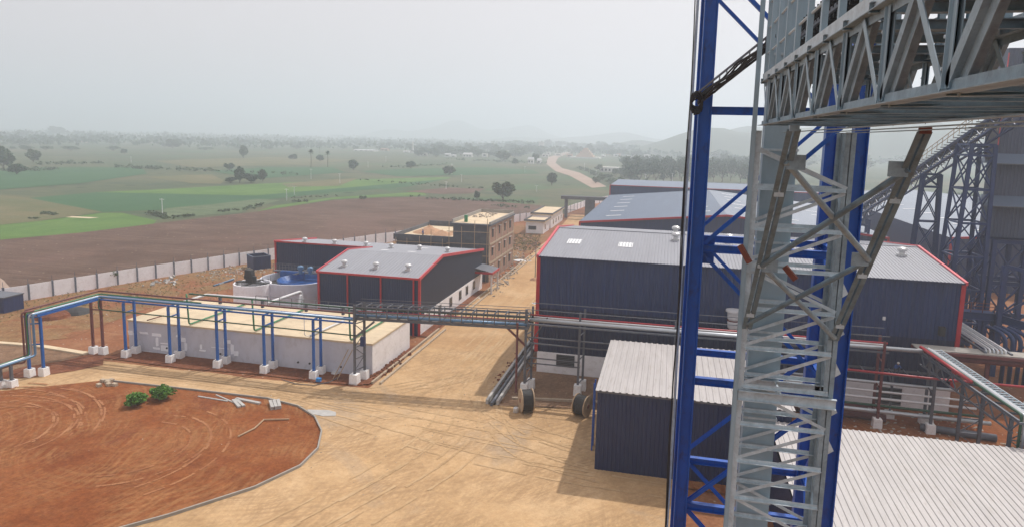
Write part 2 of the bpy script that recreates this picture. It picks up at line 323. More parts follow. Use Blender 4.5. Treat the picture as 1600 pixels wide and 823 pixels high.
def Ls(w_, t=0.008, sx=1, sy=1):
    p = [(0, 0), (w_, 0), (w_, t), (t, t), (t, w_), (0, w_)]; p = [(x * sx, y * sy) for x, y in p]
    return p if sx * sy > 0 else p[::-1]
def Cs(w_, h, t=0.008, s_=1):
    p = [(0, -h / 2), (w_, -h / 2), (w_, -h / 2 + t), (t, -h / 2 + t), (t, h / 2 - t), (w_, h / 2 - t), (w_, h / 2), (0, h / 2)]; p = [(x * s_, y) for x, y in p]
    return p if s_ > 0 else p[::-1]
# ------------------------------------------------------------------ ground, fields, roads (the setting)
o = MB().add([(-7000, -900, 0), (7000, -900, 0), (7000, 9000, 0), (-7000, 9000, 0)], [(0, 1, 2, 3)]).build('ground', 'g_plain'); o['kind'] = 'structure'
def A(*pts): return [tuple(at(x, y))[:2] for x, y in pts]
WALL = [(-128, 2), (-104.4, 62), (-96.4, 84), (-90, 103.5), (-84, 119.5), (-66, 163), (-52, 200), (-40, 229)]
WALL2 = [(-36, 243), (-32, 280), (-13, 343), (10, 380)]
z = 0.03
LV = [0]
def field(name, poly, z_, mat):
    LV[0] += 1; return structure(name, poly, 0.02 + 0.012 * LV[0], mat)
field('ploughed_field', WALL + [(-50, 268)] + A((830, 320), (760, 314), (660, 308), (600, 309), (520, 313), (400, 331), (130, 362.5), (0, 373)) + [(-190, 118), (-330, 60), (-330, -20)], z, 'g_plough')
field('crop_field', A((0, 375), (0, 352), (60, 346), (160, 333), (190, 333), (245, 345), (240, 350), (130, 363.5)), z, 'g_crop')
field('crop_field', A((45, 310), (150, 301), (400, 306), (700, 280), (640, 292), (520, 301), (430, 311), (300, 325), (260, 328), (160, 332)), z, 'g_crop2')
field('crop_field', A((150, 301), (260, 296), (400, 288), (560, 281), (705, 277), (700, 280), (400, 306)), z, 'g_crop')
field('crop_field', A((400, 331), (430, 322), (520, 309), (660, 300), (668, 306), (600, 308), (520, 312)), z, 'g_crop')
field('scrub_field', A((245, 336), (260, 326), (330, 320), (400, 312), (440, 313), (400, 324), (375, 333), (330, 336), (262, 343)), z, 'g_shrub')
field('stubble_field', A((-60, 372), (-60, 300), (45, 310), (160, 332), (60, 346), (0, 352)), z, 'g_dry')
field('stubble_field', A((225, 277), (330, 273), (350, 283), (345, 288), (300, 287)), z, 'g_dry')
field('stubble_field', A((440, 288), (510, 282), (560, 279), (530, 291), (450, 293)), z, 'g_dry')
field('fallow_field', A((630, 300), (700, 294), (760, 296), (735, 303), (690, 304)), z, 'g_plough')
field('crop_field', A((560, 268), (640, 264), (760, 262), (830, 266), (845, 272), (760, 274), (620, 276)), z, 'g_crop2')
field('crop_field', A((-40, 300), (-40, 272), (60, 262), (220, 262), (230, 272), (120, 288)), z, 'g_crop2')
field('stubble_field', A((240, 252), (420, 246), (560, 250), (480, 258), (300, 262)), z, 'g_dry')
field('crop_field', A((330, 268), (420, 262), (520, 262), (540, 270), (400, 280)), z, 'g_crop2')
structure('far_road', [tuple(p)[:2] for p in A((948, 292), (925, 294), (890, 275), (868, 268), (853, 256), (857, 246), (884, 238), (893, 238), (872, 247), (868, 255), (878, 263), (905, 270))], z + 0.03, 'g_farroad')
structure('far_road', A((0, 332 + 130), (18, 452), (6, 438), (0, 434)), z + 0.02, 'g_farroad')
# plant yard inside the wall
structure('yard_ground', WALL + WALL2 + [(60, 380), (110, 330), (110, -60), (-128, -60)], 0.06, 'g_yard')
structure('weedy_ground', [(-104, 62), (-96, 84), (-89.6, 103.5), (-83.6, 119.5), (-66, 162), (-60, 158), (-70, 126), (-72, 105), (-76, 84), (-74, 70), (-86, 60)], 0.085, 'g_weeds')
structure('weedy_ground', [(-44, 145), (-31.5, 145), (-31.5, 183), (-44, 205), (-60, 170)], 0.085, 'g_weeds')
structure('sand_road', [(-120, 57.6), (-70, 58.5), (-66, 62), (-63.3, 63.8), (-45, 63.6), (-30.2, 64.6), (-30.2, 80), (-16.9, 80), (-16.9, 64.2), (-4.9, 66.2), (2, 66.2), (2, 30), (20, 30), (20, 10), (-60, 10), (-60, 40), (-75, 50), (-120, 40)], 0.115, 'g_road')
structure('sand_lane', [(-30.2, 80), (-16.9, 80), (-17.2, 230), (-22, 240), (-34, 240), (-31.2, 190)], 0.117, 'g_road2')
isl = [(-58.1, 58.4), (-47.2, 58.7), (-38.6, 58.8), (-34.6, 57.9), (-31.8, 56.1), (-29.6, 53.4), (-28.2, 50.2), (-28.0, 47), (-29.5, 43), (-33, 38), (-40, 30)]
structure('red_soil', isl + [(-70, 20), (-95, 30), (-90, 46), (-68, 51)], 0.17, 'g_island')
structure('red_soil', [(-95, 52), (-69, 55.6), (-66, 57), (-63.4, 60), (-62, 62.5), (-66, 67), (-72, 60), (-95, 57)], 0.15, 'g_redpit')
structure('soil_strip', [(-64, 64.6), (-52, 64.2), (-44, 64.9), (-36, 64.6), (-31.2, 65.2), (-31.2, 68), (-63.2, 68)], 0.15, 'g_redpit')  # dark red soil; part of the tank's shadow is in this tone
structure('soil_strip', [(-31.2, 65.5), (-30.6, 65.5), (-30.6, 79.5), (-31.2, 79.5)], 0.2, 'g_redpit')
structure('soil_strip', [(-32, 84), (-30.7, 84), (-30.7, 113), (-32, 113)], 0.2, 'g_redpit')
structure('fill_ground', [(-15.8, 63.8), (-4.9, 66.0), (40, 62), (44, 74.9), (-15.2, 74.9), (-15.8, 100)], 0.19, 'g_pit')
structure('red_soil', [(2, 52), (60, 50), (60, 74.9), (2, 74.9)], 0.21, 'g_island')
structure('red_soil', [(29.5, 75), (60, 75), (60, 140), (29.5, 140)], 0.15, 'g_yard')
structure('concrete_floor', A((-20, 536), (60, 541), (138, 553), (120, 560), (95, 566), (40, 574), (-20, 590)), 0.17, 'g_pit')
k_ = MB().bar((*at(-20, 537)[:2], 0.2), (*at(62, 543)[:2], 0.2), 0.7, 0.35).bar((*at(62, 543)[:2], 0.2), (*at(136, 555)[:2], 0.2), 0.8, 0.3).build('kerb', 'slab'); k_['kind'] = 'structure'
# kerbs
def kerb(pts, wd, z1, label, name='kerb', mat='kerb'):
    mb = MB()
    for a, b in zip(pts, pts[1:]):
        mb.bar((a[0], a[1], z1 / 2), (b[0], b[1], z1 / 2), wd, z1)
    return mb.build(name, mat)
k = kerb(isl, 0.12, 0.34, '', mat='concrete'); k['kind'] = 'structure'
for a, b in (((-30.45, 66), (-30.45, 88)), ((-30.45, 91.5), (-30.45, 150)), ((-30.45, 156), (-30.45, 190)), ((-29.5, 66), (-29.5, 88)), ((-29.5, 91.5), (-29.5, 116)), ((-29.5, 128), (-29.5, 190))):
    k = kerb([a, b], 0.22, 0.34, ''); k['kind'] = 'structure'
k = kerb([(-14.8, 65.9), (-5.2, 67.6)], 0.3, 0.4, ''); k['kind'] = 'structure'
# wheel tracks pressed into the soil: broken, uneven strips in pairs
rr = random.Random(12); LT = [0]
def ruts(pts, mat, z_, gauge=1.7, wd=0.26):
    P_ = [Vector((p[0], p[1], 0)) for p in pts]; cur = []
    for i in range(len(P_) - 1):
        p0, p1, p2, p3 = P_[max(i - 1, 0)], P_[i], P_[i + 1], P_[min(i + 2, len(P_) - 1)]
        for k in range(24):
            t_ = k / 24; cur.append(0.5 * ((2 * p1) + (p2 - p0) * t_ + (2 * p0 - 5 * p1 + 4 * p2 - p3) * t_ ** 2 + (3 * p1 - p0 - 3 * p2 + p3) * t_ ** 3))
    LT[0] += 1; z_ += 0.0012 * LT[0]; mb = MB()
    for s_ in (-gauge / 2, gauge / 2):
        run = 0; on = True
        for a, b in zip(cur, cur[1:]):
            if run <= 0: on = not on; run = rr.randint(3, 26) if on else rr.randint(1, 9)
            run -= 1
            if not on: continue
            d = (b - a).normalized(); n = Vector((-d.y, d.x, 0)); w0 = wd * rr.uniform(.5, 1.1) / 2
            mb.add([a + n * (s_ - w0) + Vector((0, 0, z_)), a + n * (s_ + w0) + Vector((0, 0, z_)), b + n * (s_ + w0) + Vector((0, 0, z_)), b + n * (s_ - w0) + Vector((0, 0, z_))], [(0, 1, 2, 3)])
    o = mb.build('wheel_track', mat); o['kind'] = 'structure'
for off in (0, 1.4, 3.1, 4.2): ruts([(-64, 60.8 + off * .3), (-48, 61.2 + off * .4), (-34, 60.6 + off * .3), (-26, 63 + off), (-24 + off, 75), (-23.5 + off, 110), (-24 + off, 160)], 'g_rut', 0.13)
for off in (0, 1.7, 3.9, 6.0): ruts([(-44, 61.6), (-30, 60.4 - off * .6), (-18, 59 - off), (-8, 58 - off * 1.1), (1, 57 - off)], 'g_rut', 0.13)
for off in (0, 2.3, 4.4): ruts([(-20 + off, 100), (-20 + off, 78), (-18.5 + off * .4, 66), (-12, 59.5 - off), (-3, 56 - off)], 'g_rut', 0.13)
for off in (0, 2.0, 4.6): ruts([(-34 + off, 20), (-24 + off, 42), (-20 + off, 56), (-21.5 + off * .7, 72), (-21 + off * .5, 100)], 'g_rut', 0.13)
for cx_, cy_, r_, a0_, a1_ in ((-60, 43, 9, 0.2, 2.9), (-60, 43, 11.5, 0.5, 3.1), (-58, 45, 6.5, -0.4, 2.5), (-44, 46, 6, -1.2, 1.7), (-45, 45, 9, -0.6, 1.3), (-62, 41, 14, 0.4, 2.0), (-70, 46, 7, 0.2, 2.2)):
    ruts([(cx_ + r_ * math.cos(lerp_), cy_ + r_ * math.sin(lerp_)) for lerp_ in [a0_ + (a1_ - a0_) * k / 7 for k in range(8)]], 'g_rutred', 0.18, 1.6, 0.24)
# hills, far away in the haze
def hill(cx, cy, rx, ry, h, seed):
    rnd = random.Random(seed); n = 36; m = 14; vs = []; fs = []
    ph = [rnd.uniform(0, 6) for _ in range(6)]
    for j in range(m + 1):
        y = -1 + 2 * j / m
        for i in range(n + 1):
            x = -1 + 2 * i / n; d = max(0, 1 - x * x) ** 0.8 * max(0, 1 - y * y)
            b = 0.75 + 0.16 * math.sin(3.1 * x * 3 + ph[0]) + 0.1 * math.sin(9 * x + ph[1] + 2 * y) + 0.06 * math.sin(19 * x + ph[2]) + 0.05 * rnd.random()
            vs.append((cx + x * rx, cy + y * ry, h * d * b - 1))
    for j in range(m):
        for i in range(n): q = j * (n + 1) + i; fs.append((q, q + 1, q + n + 2, q + n + 1))
    o = MB().add(vs, fs).build('hill', 'hill', smooth=True); o['kind'] = 'structure'
p = at(1420, 234, 0)
def far(px, dist):
    d = ray(px, 225); d.z = 0; d.normalize(); return d * dist
q = far(1400, 1500); hill(q.x, q.y, 520, 300, 92, 3)
q = far(1235, 1900); hill(q.x, q.y, 480, 300, 70, 5)
q = far(1560, 1700); hill(q.x, q.y, 520, 300, 88, 9)
q = far(740, 4300); hill(q.x, q.y, 700, 400, 120, 12)
q = far(1010, 3300); hill(q.x, q.y, 800, 400, 60, 12)
hz = MB().box(-6900, 6900, -850, 8900, -1, 200).build('haze', 'rubble'); hz['kind'] = 'stuff'; hz['label'] = 'pale morning haze over the plain'
hz.data.materials.clear()
hm = bpy.data.materials.new('haze'); hm.use_nodes = True; t = hm.node_tree; t.nodes.clear()
pv = N(t, 'ShaderNodeVolumePrincipled', Density=0.0008, Anisotropy=0.4); pv.inputs['Color'].default_value = (0.84, 0.925, 1.0, 1)
oo = N(t, 'ShaderNodeOutputMaterial'); t.links.new(pv.outputs[0], oo.inputs['Volume']); hz.data.materials.append(hm)

# ------------------------------------------------------------------ boundary wall
def wall_run(name, pts, label, spacing=3.4, height=2.5):
    t_ = thing(name, label, 'wall', (pts[0][0], pts[0][1], 0))
    for a, b in zip(pts, pts[1:]):
        a, b = Vector((*a, 0)), Vector((*b, 0)); n = max(1, round((b - a).length / spacing)); d = (b - a) / n
        for i in range(n):
            p, q = a + d * i, a + d * (i + 1); dn = d.normalized(); hh = height + random.uniform(-0.05, 0.05)
            MB().bar(p + dn * 0.13 + Vector((0, 0, hh / 2)), q - dn * 0.13 + Vector((0, 0, hh / 2)), 0.09, hh).build('wall_panel', 'panel', t_)
            mb = MB().bar(p + Vector((0, 0, 0)), p + Vector((0, 0, height + 0.12)), 0.26, 0.26, tuple(dn))
            mb.bar(p + Vector((0, 0, height + 0.1)), p + Vector((0, 0, height + 0.95)), 0.05, 0.05, tuple(dn))
            mb.build('wall_post', 'post', t_)
    return t_
wall_run('boundary_wall', WALL, 'long white precast panel wall with grey posts beside the ploughed field')
wall_run('boundary_wall', WALL2, 'far stretch of white boundary wall beyond the entrance gate', 5)

# ------------------------------------------------------------------ roof fittings
def roof_vent(p, parent, s=1.0):
    x, y, z = p; mb = MB()
    mb.cb(x, y, z - 0.15, 0.95 * s, 0.95 * s, 0.3)
    mb.lathe((x, y, z + 0.12), [(0.33 * s, 0), (0.33 * s, 0.35 * s), (0.52 * s, 0.42 * s), (0.60 * s, 0.60 * s), (0.52 * s, 0.80 * s), (0.30 * s, 0.92 * s), (0.01, 0.95 * s)], 16)
    return mb.build('roof_vent', 'vent', parent, smooth=False)
def lerp(a, b, t_): return a + (b - a) * t_
class Surf:  # shed roof in planes along v
    def __init__(s, prof): s.p = prof
    def z(s, v):
        for (v0, z0), (v1, z1) in zip(s.p, s.p[1:]):
            if v0 <= v <= v1: return lerp(z0, z1, (v - v0) / (v1 - v0))
        return s.p[-1][1]

# ------------------------------------------------------------------ shed with the long L plan
t = thing('metal_shed', 'charcoal L-shaped metal shed with red trim behind the white tank', 'shed', (-40, 95, 0))
prof = Surf([(84.3, 8.0), (93.5, 9.5), (115.5, 7.0)]); RX = -32.0; LX = -46.8; WX = -64.6
mb = MB().corr((LX, 84.3, 0), (1, 0, 0), RX - LX, (0, 0, 1), 8, (0, -1, 0))
mb.build('front_wall', 'clad_dark', t)  # same shed cladding, the front's shade put into a darker colour
mb = MB()
vs = [(RX, 84.3, 2.8), (RX, 93.5, 2.8), (RX, 115.5, 2.8), (RX, 115.5, 7), (RX, 93.5, 9.5), (RX, 84.3, 8)]
mb.add(vs, [(0, 1, 4, 5), (1, 2, 3, 4)])
y = 84.5
while y < 115.3:
    zt = prof.z(y) - 0.12; mb.box(RX, RX + 0.035, y, y + 0.10, 2.8, zt); y += 0.42
mb.build('side_wall', 'clad_char', t)  # cladding as on the front, sunlight on this side put into the colour
MB().box(RX - 0.2, RX + 0.06, 84.35, 115.5, 0, 2.8).build('plinth', 'white_wall', t)
mb = MB().add([(LX, 84.3, 0), (LX, 102, 0), (LX, 102, prof.z(102)), (LX, 93.5, 9.5), (LX, 84.3, 8)], [(0, 1, 2, 3, 4)])
mb.add([(WX, 115.5, 0), (RX, 115.5, 0), (RX, 115.5, 7), (WX, 115.5, 7)], [(0, 1, 2, 3)]); mb.add([(WX, 102, 0), (WX, 115.5, 0), (WX, 115.5, 7), (WX, 102, prof.z(102))], [(0, 1, 2, 3)])
mb.build('rear_walls', 'clad_dark', t)
zw = prof.z(102)
MB().corr((WX, 102, 0), (1, 0, 0), LX - WX, (0, 0, 1), zw, (0, -1, 0)).build('wing_wall', 'clad_dark', t)
mb = MB()
d1 = Vector((0, 9.2, 1.5)); d2 = Vector((0, 22, -2.5)); n1 = Vector((0, -1.5, 9.2)); n2 = Vector((0, 2.5, 22))
mb.corr((LX - 0.1, 84.0, 7.98), (1, 0, 0), RX - LX + 0.25, d1, d1.length + 0.28, n1, 0.5, 0.03)
mb.corr((LX - 0.1, 93.5, 9.53), (1, 0, 0), RX - LX + 0.25, d2, d2.length + 0.3, n2, 0.5, 0.03)
a0 = (102 - 93.5) / 22
mb.corr((WX - 0.1, 101.8, 9.53 - 2.5 * a0 + 0.02), (1, 0, 0), LX - WX, d2, d2.length * (1 - a0) + 0.4, n2, 0.5, 0.03)
mb.build('roof', 'roof_grey', t)
mb = MB().bar((LX - 0.15, 83.95, 7.95), (RX + 0.2, 83.95, 7.95), 0.14, 0.26); mb.bar((WX - 0.1, 101.75, zw + 0.02), (LX, 101.75, zw + 0.02), 0.14, 0.24)
mb.build('eave_trim', 'red', t)
mb = MB().bar((RX + 0.14, 83.9, 7.97), (RX + 0.14, 93.5, 9.55), 0.16, 0.42); mb.bar((RX + 0.14, 93.5, 9.55), (RX + 0.14, 115.9, 7.0), 0.16, 0.42)
mb.bar((LX - 0.14, 83.9, 7.97), (LX - 0.14, 93.5, 9.58), 0.16, 0.36); mb.bar((LX - 0.14, 93.5, 9.58), (LX - 0.14, 102, zw + 0.05), 0.16, 0.3); mb.bar((WX - 0.14, 101.8, zw + 0.05), (WX - 0.14, 116, 7.05), 0.16, 0.36)
mb.build('gable_trim', 'pinkred', t)
for x in (LX, RX + 0.02, WX): MB().box(x - 0.16, x + 0.16, (84.13 if x != WX else 101.85), (84.3 if x != WX else 102), 0, (7.9 if x != WX else zw)).build('corner_trim', 'red', t)
MB().box(RX - 0.02, RX + 0.16, 84.15, 84.5, 2.0, 7.9).build('corner_trim', 'red', t)
for x in (-42.4, -37.5): MB().tube([(x, 84.1, 0), (x, 84.1, 7.85)], 0.12).build('downpipe', 'red', t)
MB().tube([(RX - 0.75, 84.05, 0), (RX - 0.75, 84.05, 7.85)], 0.12).build('downpipe', 'red', t)
for v in (110.2, 106.1, 102.4, 97.6, 92.5):
    f = MB().box(RX + 0.03, RX + 0.12, v - 0.62, v + 0.62, 1.0, 2.45).build('window', 'greysteel', t)
    MB().box(RX + 0.10, RX + 0.135, v - 0.5, v + 0.5, 1.1, 2.35).build('pane', 'glass', f)
for x, v in ((-44.1, 86.6), (-39.3, 86.6), (-34.6, 86.8)): roof_vent((x, v, prof.z(v) + 0.1), t, 0.8)
for x, v in ((-59.8, 103.2), (-54.3, 103.2), (-48.5, 103), (-43.8, 102.4), (-38.9, 102.4), (-33.9, 101.6)): roof_vent((x, v, prof.z(v) + 0.1), t, 0.75)
for x, v in ((-43.5, 97), (-39, 97), (-52, 109), (-41, 108)):
    z0, z1 = prof.z(v) + 0.07, prof.z(v + 1.2) + 0.07
    MB().add([(x, v, z0), (x + 1.3, v, z0), (x + 1.3, v + 1.2, z1), (x, v + 1.2, z1)], [(0, 1, 2, 3)]).build('roof_skylight', 'skylight', t)
pr = MB().add([(-32, 111, 4.5), (-32, 115.8, 4.5), (-28.9, 115.8, 3.9), (-28.9, 111, 3.9)], [(0, 1, 2, 3)]).box(-32, -28.9, 110.95, 111.05, 3.6, 3.9).build('porch_roof', 'greysteel', t)
MB().box(-28.95, -28.8, 110.9, 115.9, 3.55, 3.92).box(-31.95, -28.8, 110.8, 110.95, 3.6, 3.95).build('porch_trim', 'red', t)
for v in (111.2, 115.5): MB().cb(-29.1, v, 0, 0.25, 0.25, 3.6).build('porch_post', 'whitepipe', t)

# ------------------------------------------------------------------ big navy shed
t = thing('metal_shed', 'largest navy metal shed with light grey roof, behind the blue tower', 'shed', (7, 89, 0))
X0, X1, V0, V1, V2 = -14.0, 28.9, 75.0, 89.0, 103.0
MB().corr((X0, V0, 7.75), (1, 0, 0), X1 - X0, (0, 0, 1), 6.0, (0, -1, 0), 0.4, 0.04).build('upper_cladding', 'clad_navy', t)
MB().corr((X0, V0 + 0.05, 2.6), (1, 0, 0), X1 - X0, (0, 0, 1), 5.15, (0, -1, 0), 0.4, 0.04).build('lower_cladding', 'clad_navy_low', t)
MB().box(X0 + 0.02, X1 - 0.02, V0 - 0.02, V0 + 0.3, 0, 2.6).build('plinth', 'white_wall', t)
mb = MB()
for x in (X0, X1): mb.add([(x, V0, 0), (x, V2, 0), (x, V2, 13.7), (x, V1, 15.15), (x, V0, 13.7)], [(0, 1, 2, 3, 4)])
mb.add([(X0, V2, 0), (X1, V2, 0), (X1, V2, 13.7), (X0, V2, 13.7)], [(0, 1, 2, 3)])
y = V0 + 0.2
while y < V2 - 0.2:
    zt = 13.7 + 1.45 * (1 - abs(y - V1) / 14) - 0.1
    mb.box(X1, X1 + 0.04, y, y + 0.12, 0, zt); mb.box(X0 - 0.04, X0, y, y + 0.12, 0, zt); y += 0.4
mb.build('side_walls', 'clad_navy', t)
d1 = Vector((0, 14, 1.45)); n1 = Vector((0, -1.45, 14)); d2 = Vector((0, 14, -1.45)); n2 = Vector((0, 1.45, 14))
mb = MB().corr((X0 - 0.15, V0 - 0.25, 13.74), (1, 0, 0), X1 - X0 + 0.3, d1, d1.length + 0.25, n1, 0.36, 0.045)
mb.corr((X0 - 0.15, V1, 15.21), (1, 0, 0), X1 - X0 + 0.3, d2, d2.length + 0.3, n2, 0.36, 0.045).build('roof', 'roof_grey', t)
MB().bar((X0 - 0.1, V1, 15.25), (X1 + 0.1, V1, 15.25), 0.6, 0.06).build('ridge_cap', 'roof_grey', t)
MB().bar((X0 - 0.1, V0 - 0.28, 13.66), (X1 + 0.1, V0 - 0.28, 13.66), 0.16, 0.16).build('gutter', 'clad_navy_low', t)
mb = MB()
for x in (X0 - 0.2, X1 + 0.2):
    mb.bar((x, V0 - 0.3, 13.7), (x, V1, 15.25), 0.28, 0.36); mb.bar((x, V1, 15.25), (x, V2 + 0.3, 13.7), 0.28, 0.36)
mb.build('gable_trim', 'pinkred', t)
for x in (X0 - 0.1, X1 + 0.06): MB().box(x - 0.2, x + 0.2, V0 - 0.12, V0 + 0.25, 2.6, 13.6).build('corner_trim', 'red', t)
MB().tube([(X0 - 0.35, V0 + 0.3, 3.6), (X0 - 0.2, V0 - 0.05, 7.0)], 0.14).build('downpipe', 'red', t)
for x, v in ((1.0, 85.6), (1.0, 90.8), (7.3, 86.2), (13.8, 86.4), (20, 86.0), (26.0, 84.4)): roof_vent((x, v, 13.8 + 1.45 * (1 - abs(v - V1) / 14)), t, 0.9)
for x, v in ((-11.9, 81), (-5.7, 80.8)):
    z0, z1 = 13.78 + 1.45 * (v - V0) / 14 + 0.03, 13.78 + 1.45 * (v + 2.2 - V0) / 14 + 0.03
    MB().add([(x, v, z0), (x + 1.7, v, z0), (x + 1.7, v + 2.2, z1), (x, v + 2.2, z1)], [(0, 1, 2, 3)]).build('roof_skylight', 'skylight', t)
for x0_, x1_, za, zb in ((-11.7, -9.6, 1.05, 2.45), (16.6, 18.8, 0.8, 2.3), (22.0, 24.4, 0.5, 2.3), (4, 6, 0.9, 2.3)):
    f = MB().box(x0_, x1_, V0 - 0.10, V0 - 0.02, za, zb).build('window', 'void', t); mb = MB(); zz = za + 0.12
    while zz < zb - 0.05: mb.bar((x0_, V0 - 0.13, zz), (x1_, V0 - 0.13, zz), 0.06, 0.04); zz += 0.2
    mb.build('louvre', 'greysteel', f)
f = MB().lathe((7.3, 74.1, 7.2), [(0.25, -0.1), (0.55, 0.3), (0.62, 0.9), (0.5, 1.1), (0.62, 1.3), (0.68, 2.0), (0.85, 2.05), (0.85, 2.25), (0.01, 2.3)], 16).box(6.9, 7.7, 74.3, 74.98, 7.3, 7.6).build('wall_ventilator', 'whitepipe', t)
MB().lathe((7.3, 74.1, 8.25), [(0.64, 0), (0.66, 0.06), (0.64, 0.12)], 16).build('flange', 'brown', f)
MB().box(21.9, 22.15, 74.78, 74.92, 9.4, 9.75).build('wall_lamp', 'whitepipe', t)
MB().box(27.1, 27.6, 74.4, 74.92, 8.3, 9.2).build('wall_box', 'void', t)

# ------------------------------------------------------------------ wide hall behind it, and the halls beyond
def gable_hall(label, x0, x1, xr, v0, v1, ze, zr, wallm, roofm, sky, trim='red', pitch=0.9):
    t = thing('metal_hall', label, 'hall', ((x0 + x1) / 2, (v0 + v1) / 2, 0))
    MB().add([(x0, v1, 0), (x1, v1, 0), (x1, v1, ze), (xr, v1, zr), (x0, v1, ze)], [(0, 1, 2, 3, 4)]).build('rear_wall', wallm, t)
    mb = MB().add([(x0, v0, 0), (x1, v0, 0), (x1, v0, ze), (xr, v0, zr), (x0, v0, ze)], [(0, 1, 2, 3, 4)])
    x = x0 + 0.2
    while x < x1 - 0.2:
        zt = lerp(ze, zr, (x - x0) / (xr - x0)) if x < xr else lerp(zr, ze, (x - xr) / (x1 - xr)); mb.box(x, x + 0.14, v0 - 0.05, v0, 0, zt - 0.15); x += 0.55
    mb.build('gable_wall', wallm, t)
    MB().add([(x0, v0, 0), (x0, v1, 0), (x0, v1, ze), (x0, v0, ze), (x1, v0, 0), (x1, v1, 0), (x1, v1, ze), (x1, v0, ze)], [(0, 1, 2, 3), (4, 5, 6, 7)]).build('side_walls', wallm, t)
    mb = MB()
    for xa in (x0, x1):
        d = Vector((xa - xr, 0, ze - zr)); n = Vector((-(ze - zr) * (1 if xa > xr else -1), 0, abs(xa - xr)))
        mb.corr((xr, v0 - 0.2, zr + 0.05), (0, 1, 0), v1 - v0 + 0.4, d, d.length + 0.2, n, pitch, 0.04)
    rf = mb.build('roof', roofm, t)
    mb = MB().bar((x0 - 0.1, v0 - 0.3, ze), (xr, v0 - 0.3, zr), 0.2, 0.4).bar((xr, v0 - 0.3, zr), (x1 + 0.1, v0 - 0.3, ze), 0.2, 0.4)
    mb.build('gable_trim', trim, t)
    for xa in (x0, x1): MB().box(xa - 0.2, xa + 0.2, v0 - 0.15, v0 + 0.1, 0, ze - 0.1).build('corner_trim', trim, t)
    for x in sky:
        v = v0 + 9
        while v < v1 - 6:
            z0, z1 = [(lerp(ze, zr, (q - x0) / (xr - x0)) if q < xr else lerp(zr, ze, (q - xr) / (x1 - xr))) + 0.13 for q in (x, x + 3.4)]
            MB().add([(x, v, z0), (x + 3.4, v, z1), (x + 3.4, v + 0.9, z1), (x, v + 0.9, z0)], [(0, 1, 2, 3)]).build('roof_skylight', 'skylight', t); v += 11
    return t
gable_hall('very wide low hall with pale blue-grey roof and thin red gable line', -18.8, 42.6, 11.8, 147, 222, 9, 11.95, 'clad_navy', 'roof_blue', (-14, 5.5, 15, 24, 34))
t = thing('metal_hall', 'far dark blue hall rising behind the wide low hall roof', 'hall', (12, 245, 0))
mb = MB().box(-19.2, 46, 226, 262, 0, 11.9)
x = -19
while x < 46: mb.box(x, x + 0.2, 225.95, 226, 0, 11.8); x += 0.8
mb.build('wall', 'clad_navy', t)
MB().add([(-19.4, 225.7, 12.0), (46.2, 225.7, 12.0), (46.2, 262.2, 12.0), (-19.4, 262.2, 12.0)], [(0, 1, 2, 3)]).build('roof', 'roof_blue', t)
MB().box(-19.4, 46.2, 225.6, 225.9, 11.95, 12.2).build('eave_trim', 'red', t); MB().box(-19.5, -19.15, 225.7, 226.0, 0, 11.9).build('corner_trim', 'red', t)
gable_hall('long hall at right with bluish roof behind the conveyor trestles', 52.6, 108, 80, 144, 262, 10, 12.2, 'clad_navy', 'roof_blue', (60,), 'red')
t = thing('metal_hall', 'small pale roofed hall glimpsed between conveyor and largest shed', 'hall', (46, 125, 0))
MB().box(32, 43.5, 116, 140, 0, 8).build('wall', 'clad_char', t)
MB().corr((31.8, 115.8, 8.05), (1, 0, 0), 11.9, (0, 1, 0.02), 24.4, (0, 0, 1), 0.5, 0.04).build('roof', 'roof_blue', t)
MB().box(31.8, 43.8, 115.7, 115.9, 7.8, 8.1).build('eave_trim', 'red', t)

# ------------------------------------------------------------------ two near sheds with off-white roofs
def low_shed(label, x0, x1, v0, v1, ze, zb, pitch):
    t = thing('low_shed', label, 'shed', ((x0 + x1) / 2, (v0 + v1) / 2, 0))
    mb = MB().corr((x0 + 0.2, v0 + 0.25, 0), (1, 0, 0), x1 - x0 - 0.4, (0, 0, 1), ze - 0.1, (0, -1, 0), 0.34, 0.04)
    mb.corr((x0 + 0.2, v1 - 0.2, 0), (0, -1, 0), v1 - v0 - 0.45, (0, 0, 1), ze - 0.1, (-1, 0, 0), 0.34, 0.04)
    mb.corr((x1 - 0.2, v0 + 0.25, 0), (0, 1, 0), v1 - v0 - 0.45, (0, 0, 1), ze - 0.1, (1, 0, 0), 0.34, 0.04)
    mb.corr((x1 - 0.2, v1 - 0.2, 0), (-1, 0, 0), x1 - x0 - 0.4, (0, 0, 1), zb - 0.1, (0, 1, 0), 0.34, 0.04)
    mb.build('wall', 'clad_dark', t)
    d = Vector((0, v1 - v0, zb - ze)); n = Vector((0, -(zb - ze), v1 - v0))
    mb = MB().corr((x0, v0, ze), (1, 0, 0), x1 - x0, d, d.length, n, pitch, 0.055, 0.55)
    o = mb.build('roof', 'roof_cream', t)
    m_ = o.modifiers.new('sheet', 'SOLIDIFY'); m_.thickness = 0.02
    MB().bar((x0 + 0.1, v0 + 0.1, ze - 0.12), (x1 - 0.1, v0 + 0.1, ze - 0.12), 0.1, 0.12).build('eave_beam', 'greysteel', t)
    return t
low_shed('navy shed with off-white ribbed roof in front of the largest shed', -5.0, 10.2, 53.0, 67.0, 6.95, 7.1, 0.52)
low_shed('long low shed at lower right with off-white ribbed roof', 8.3, 40, 22, 52.85, 5.1, 6.05, 0.40)

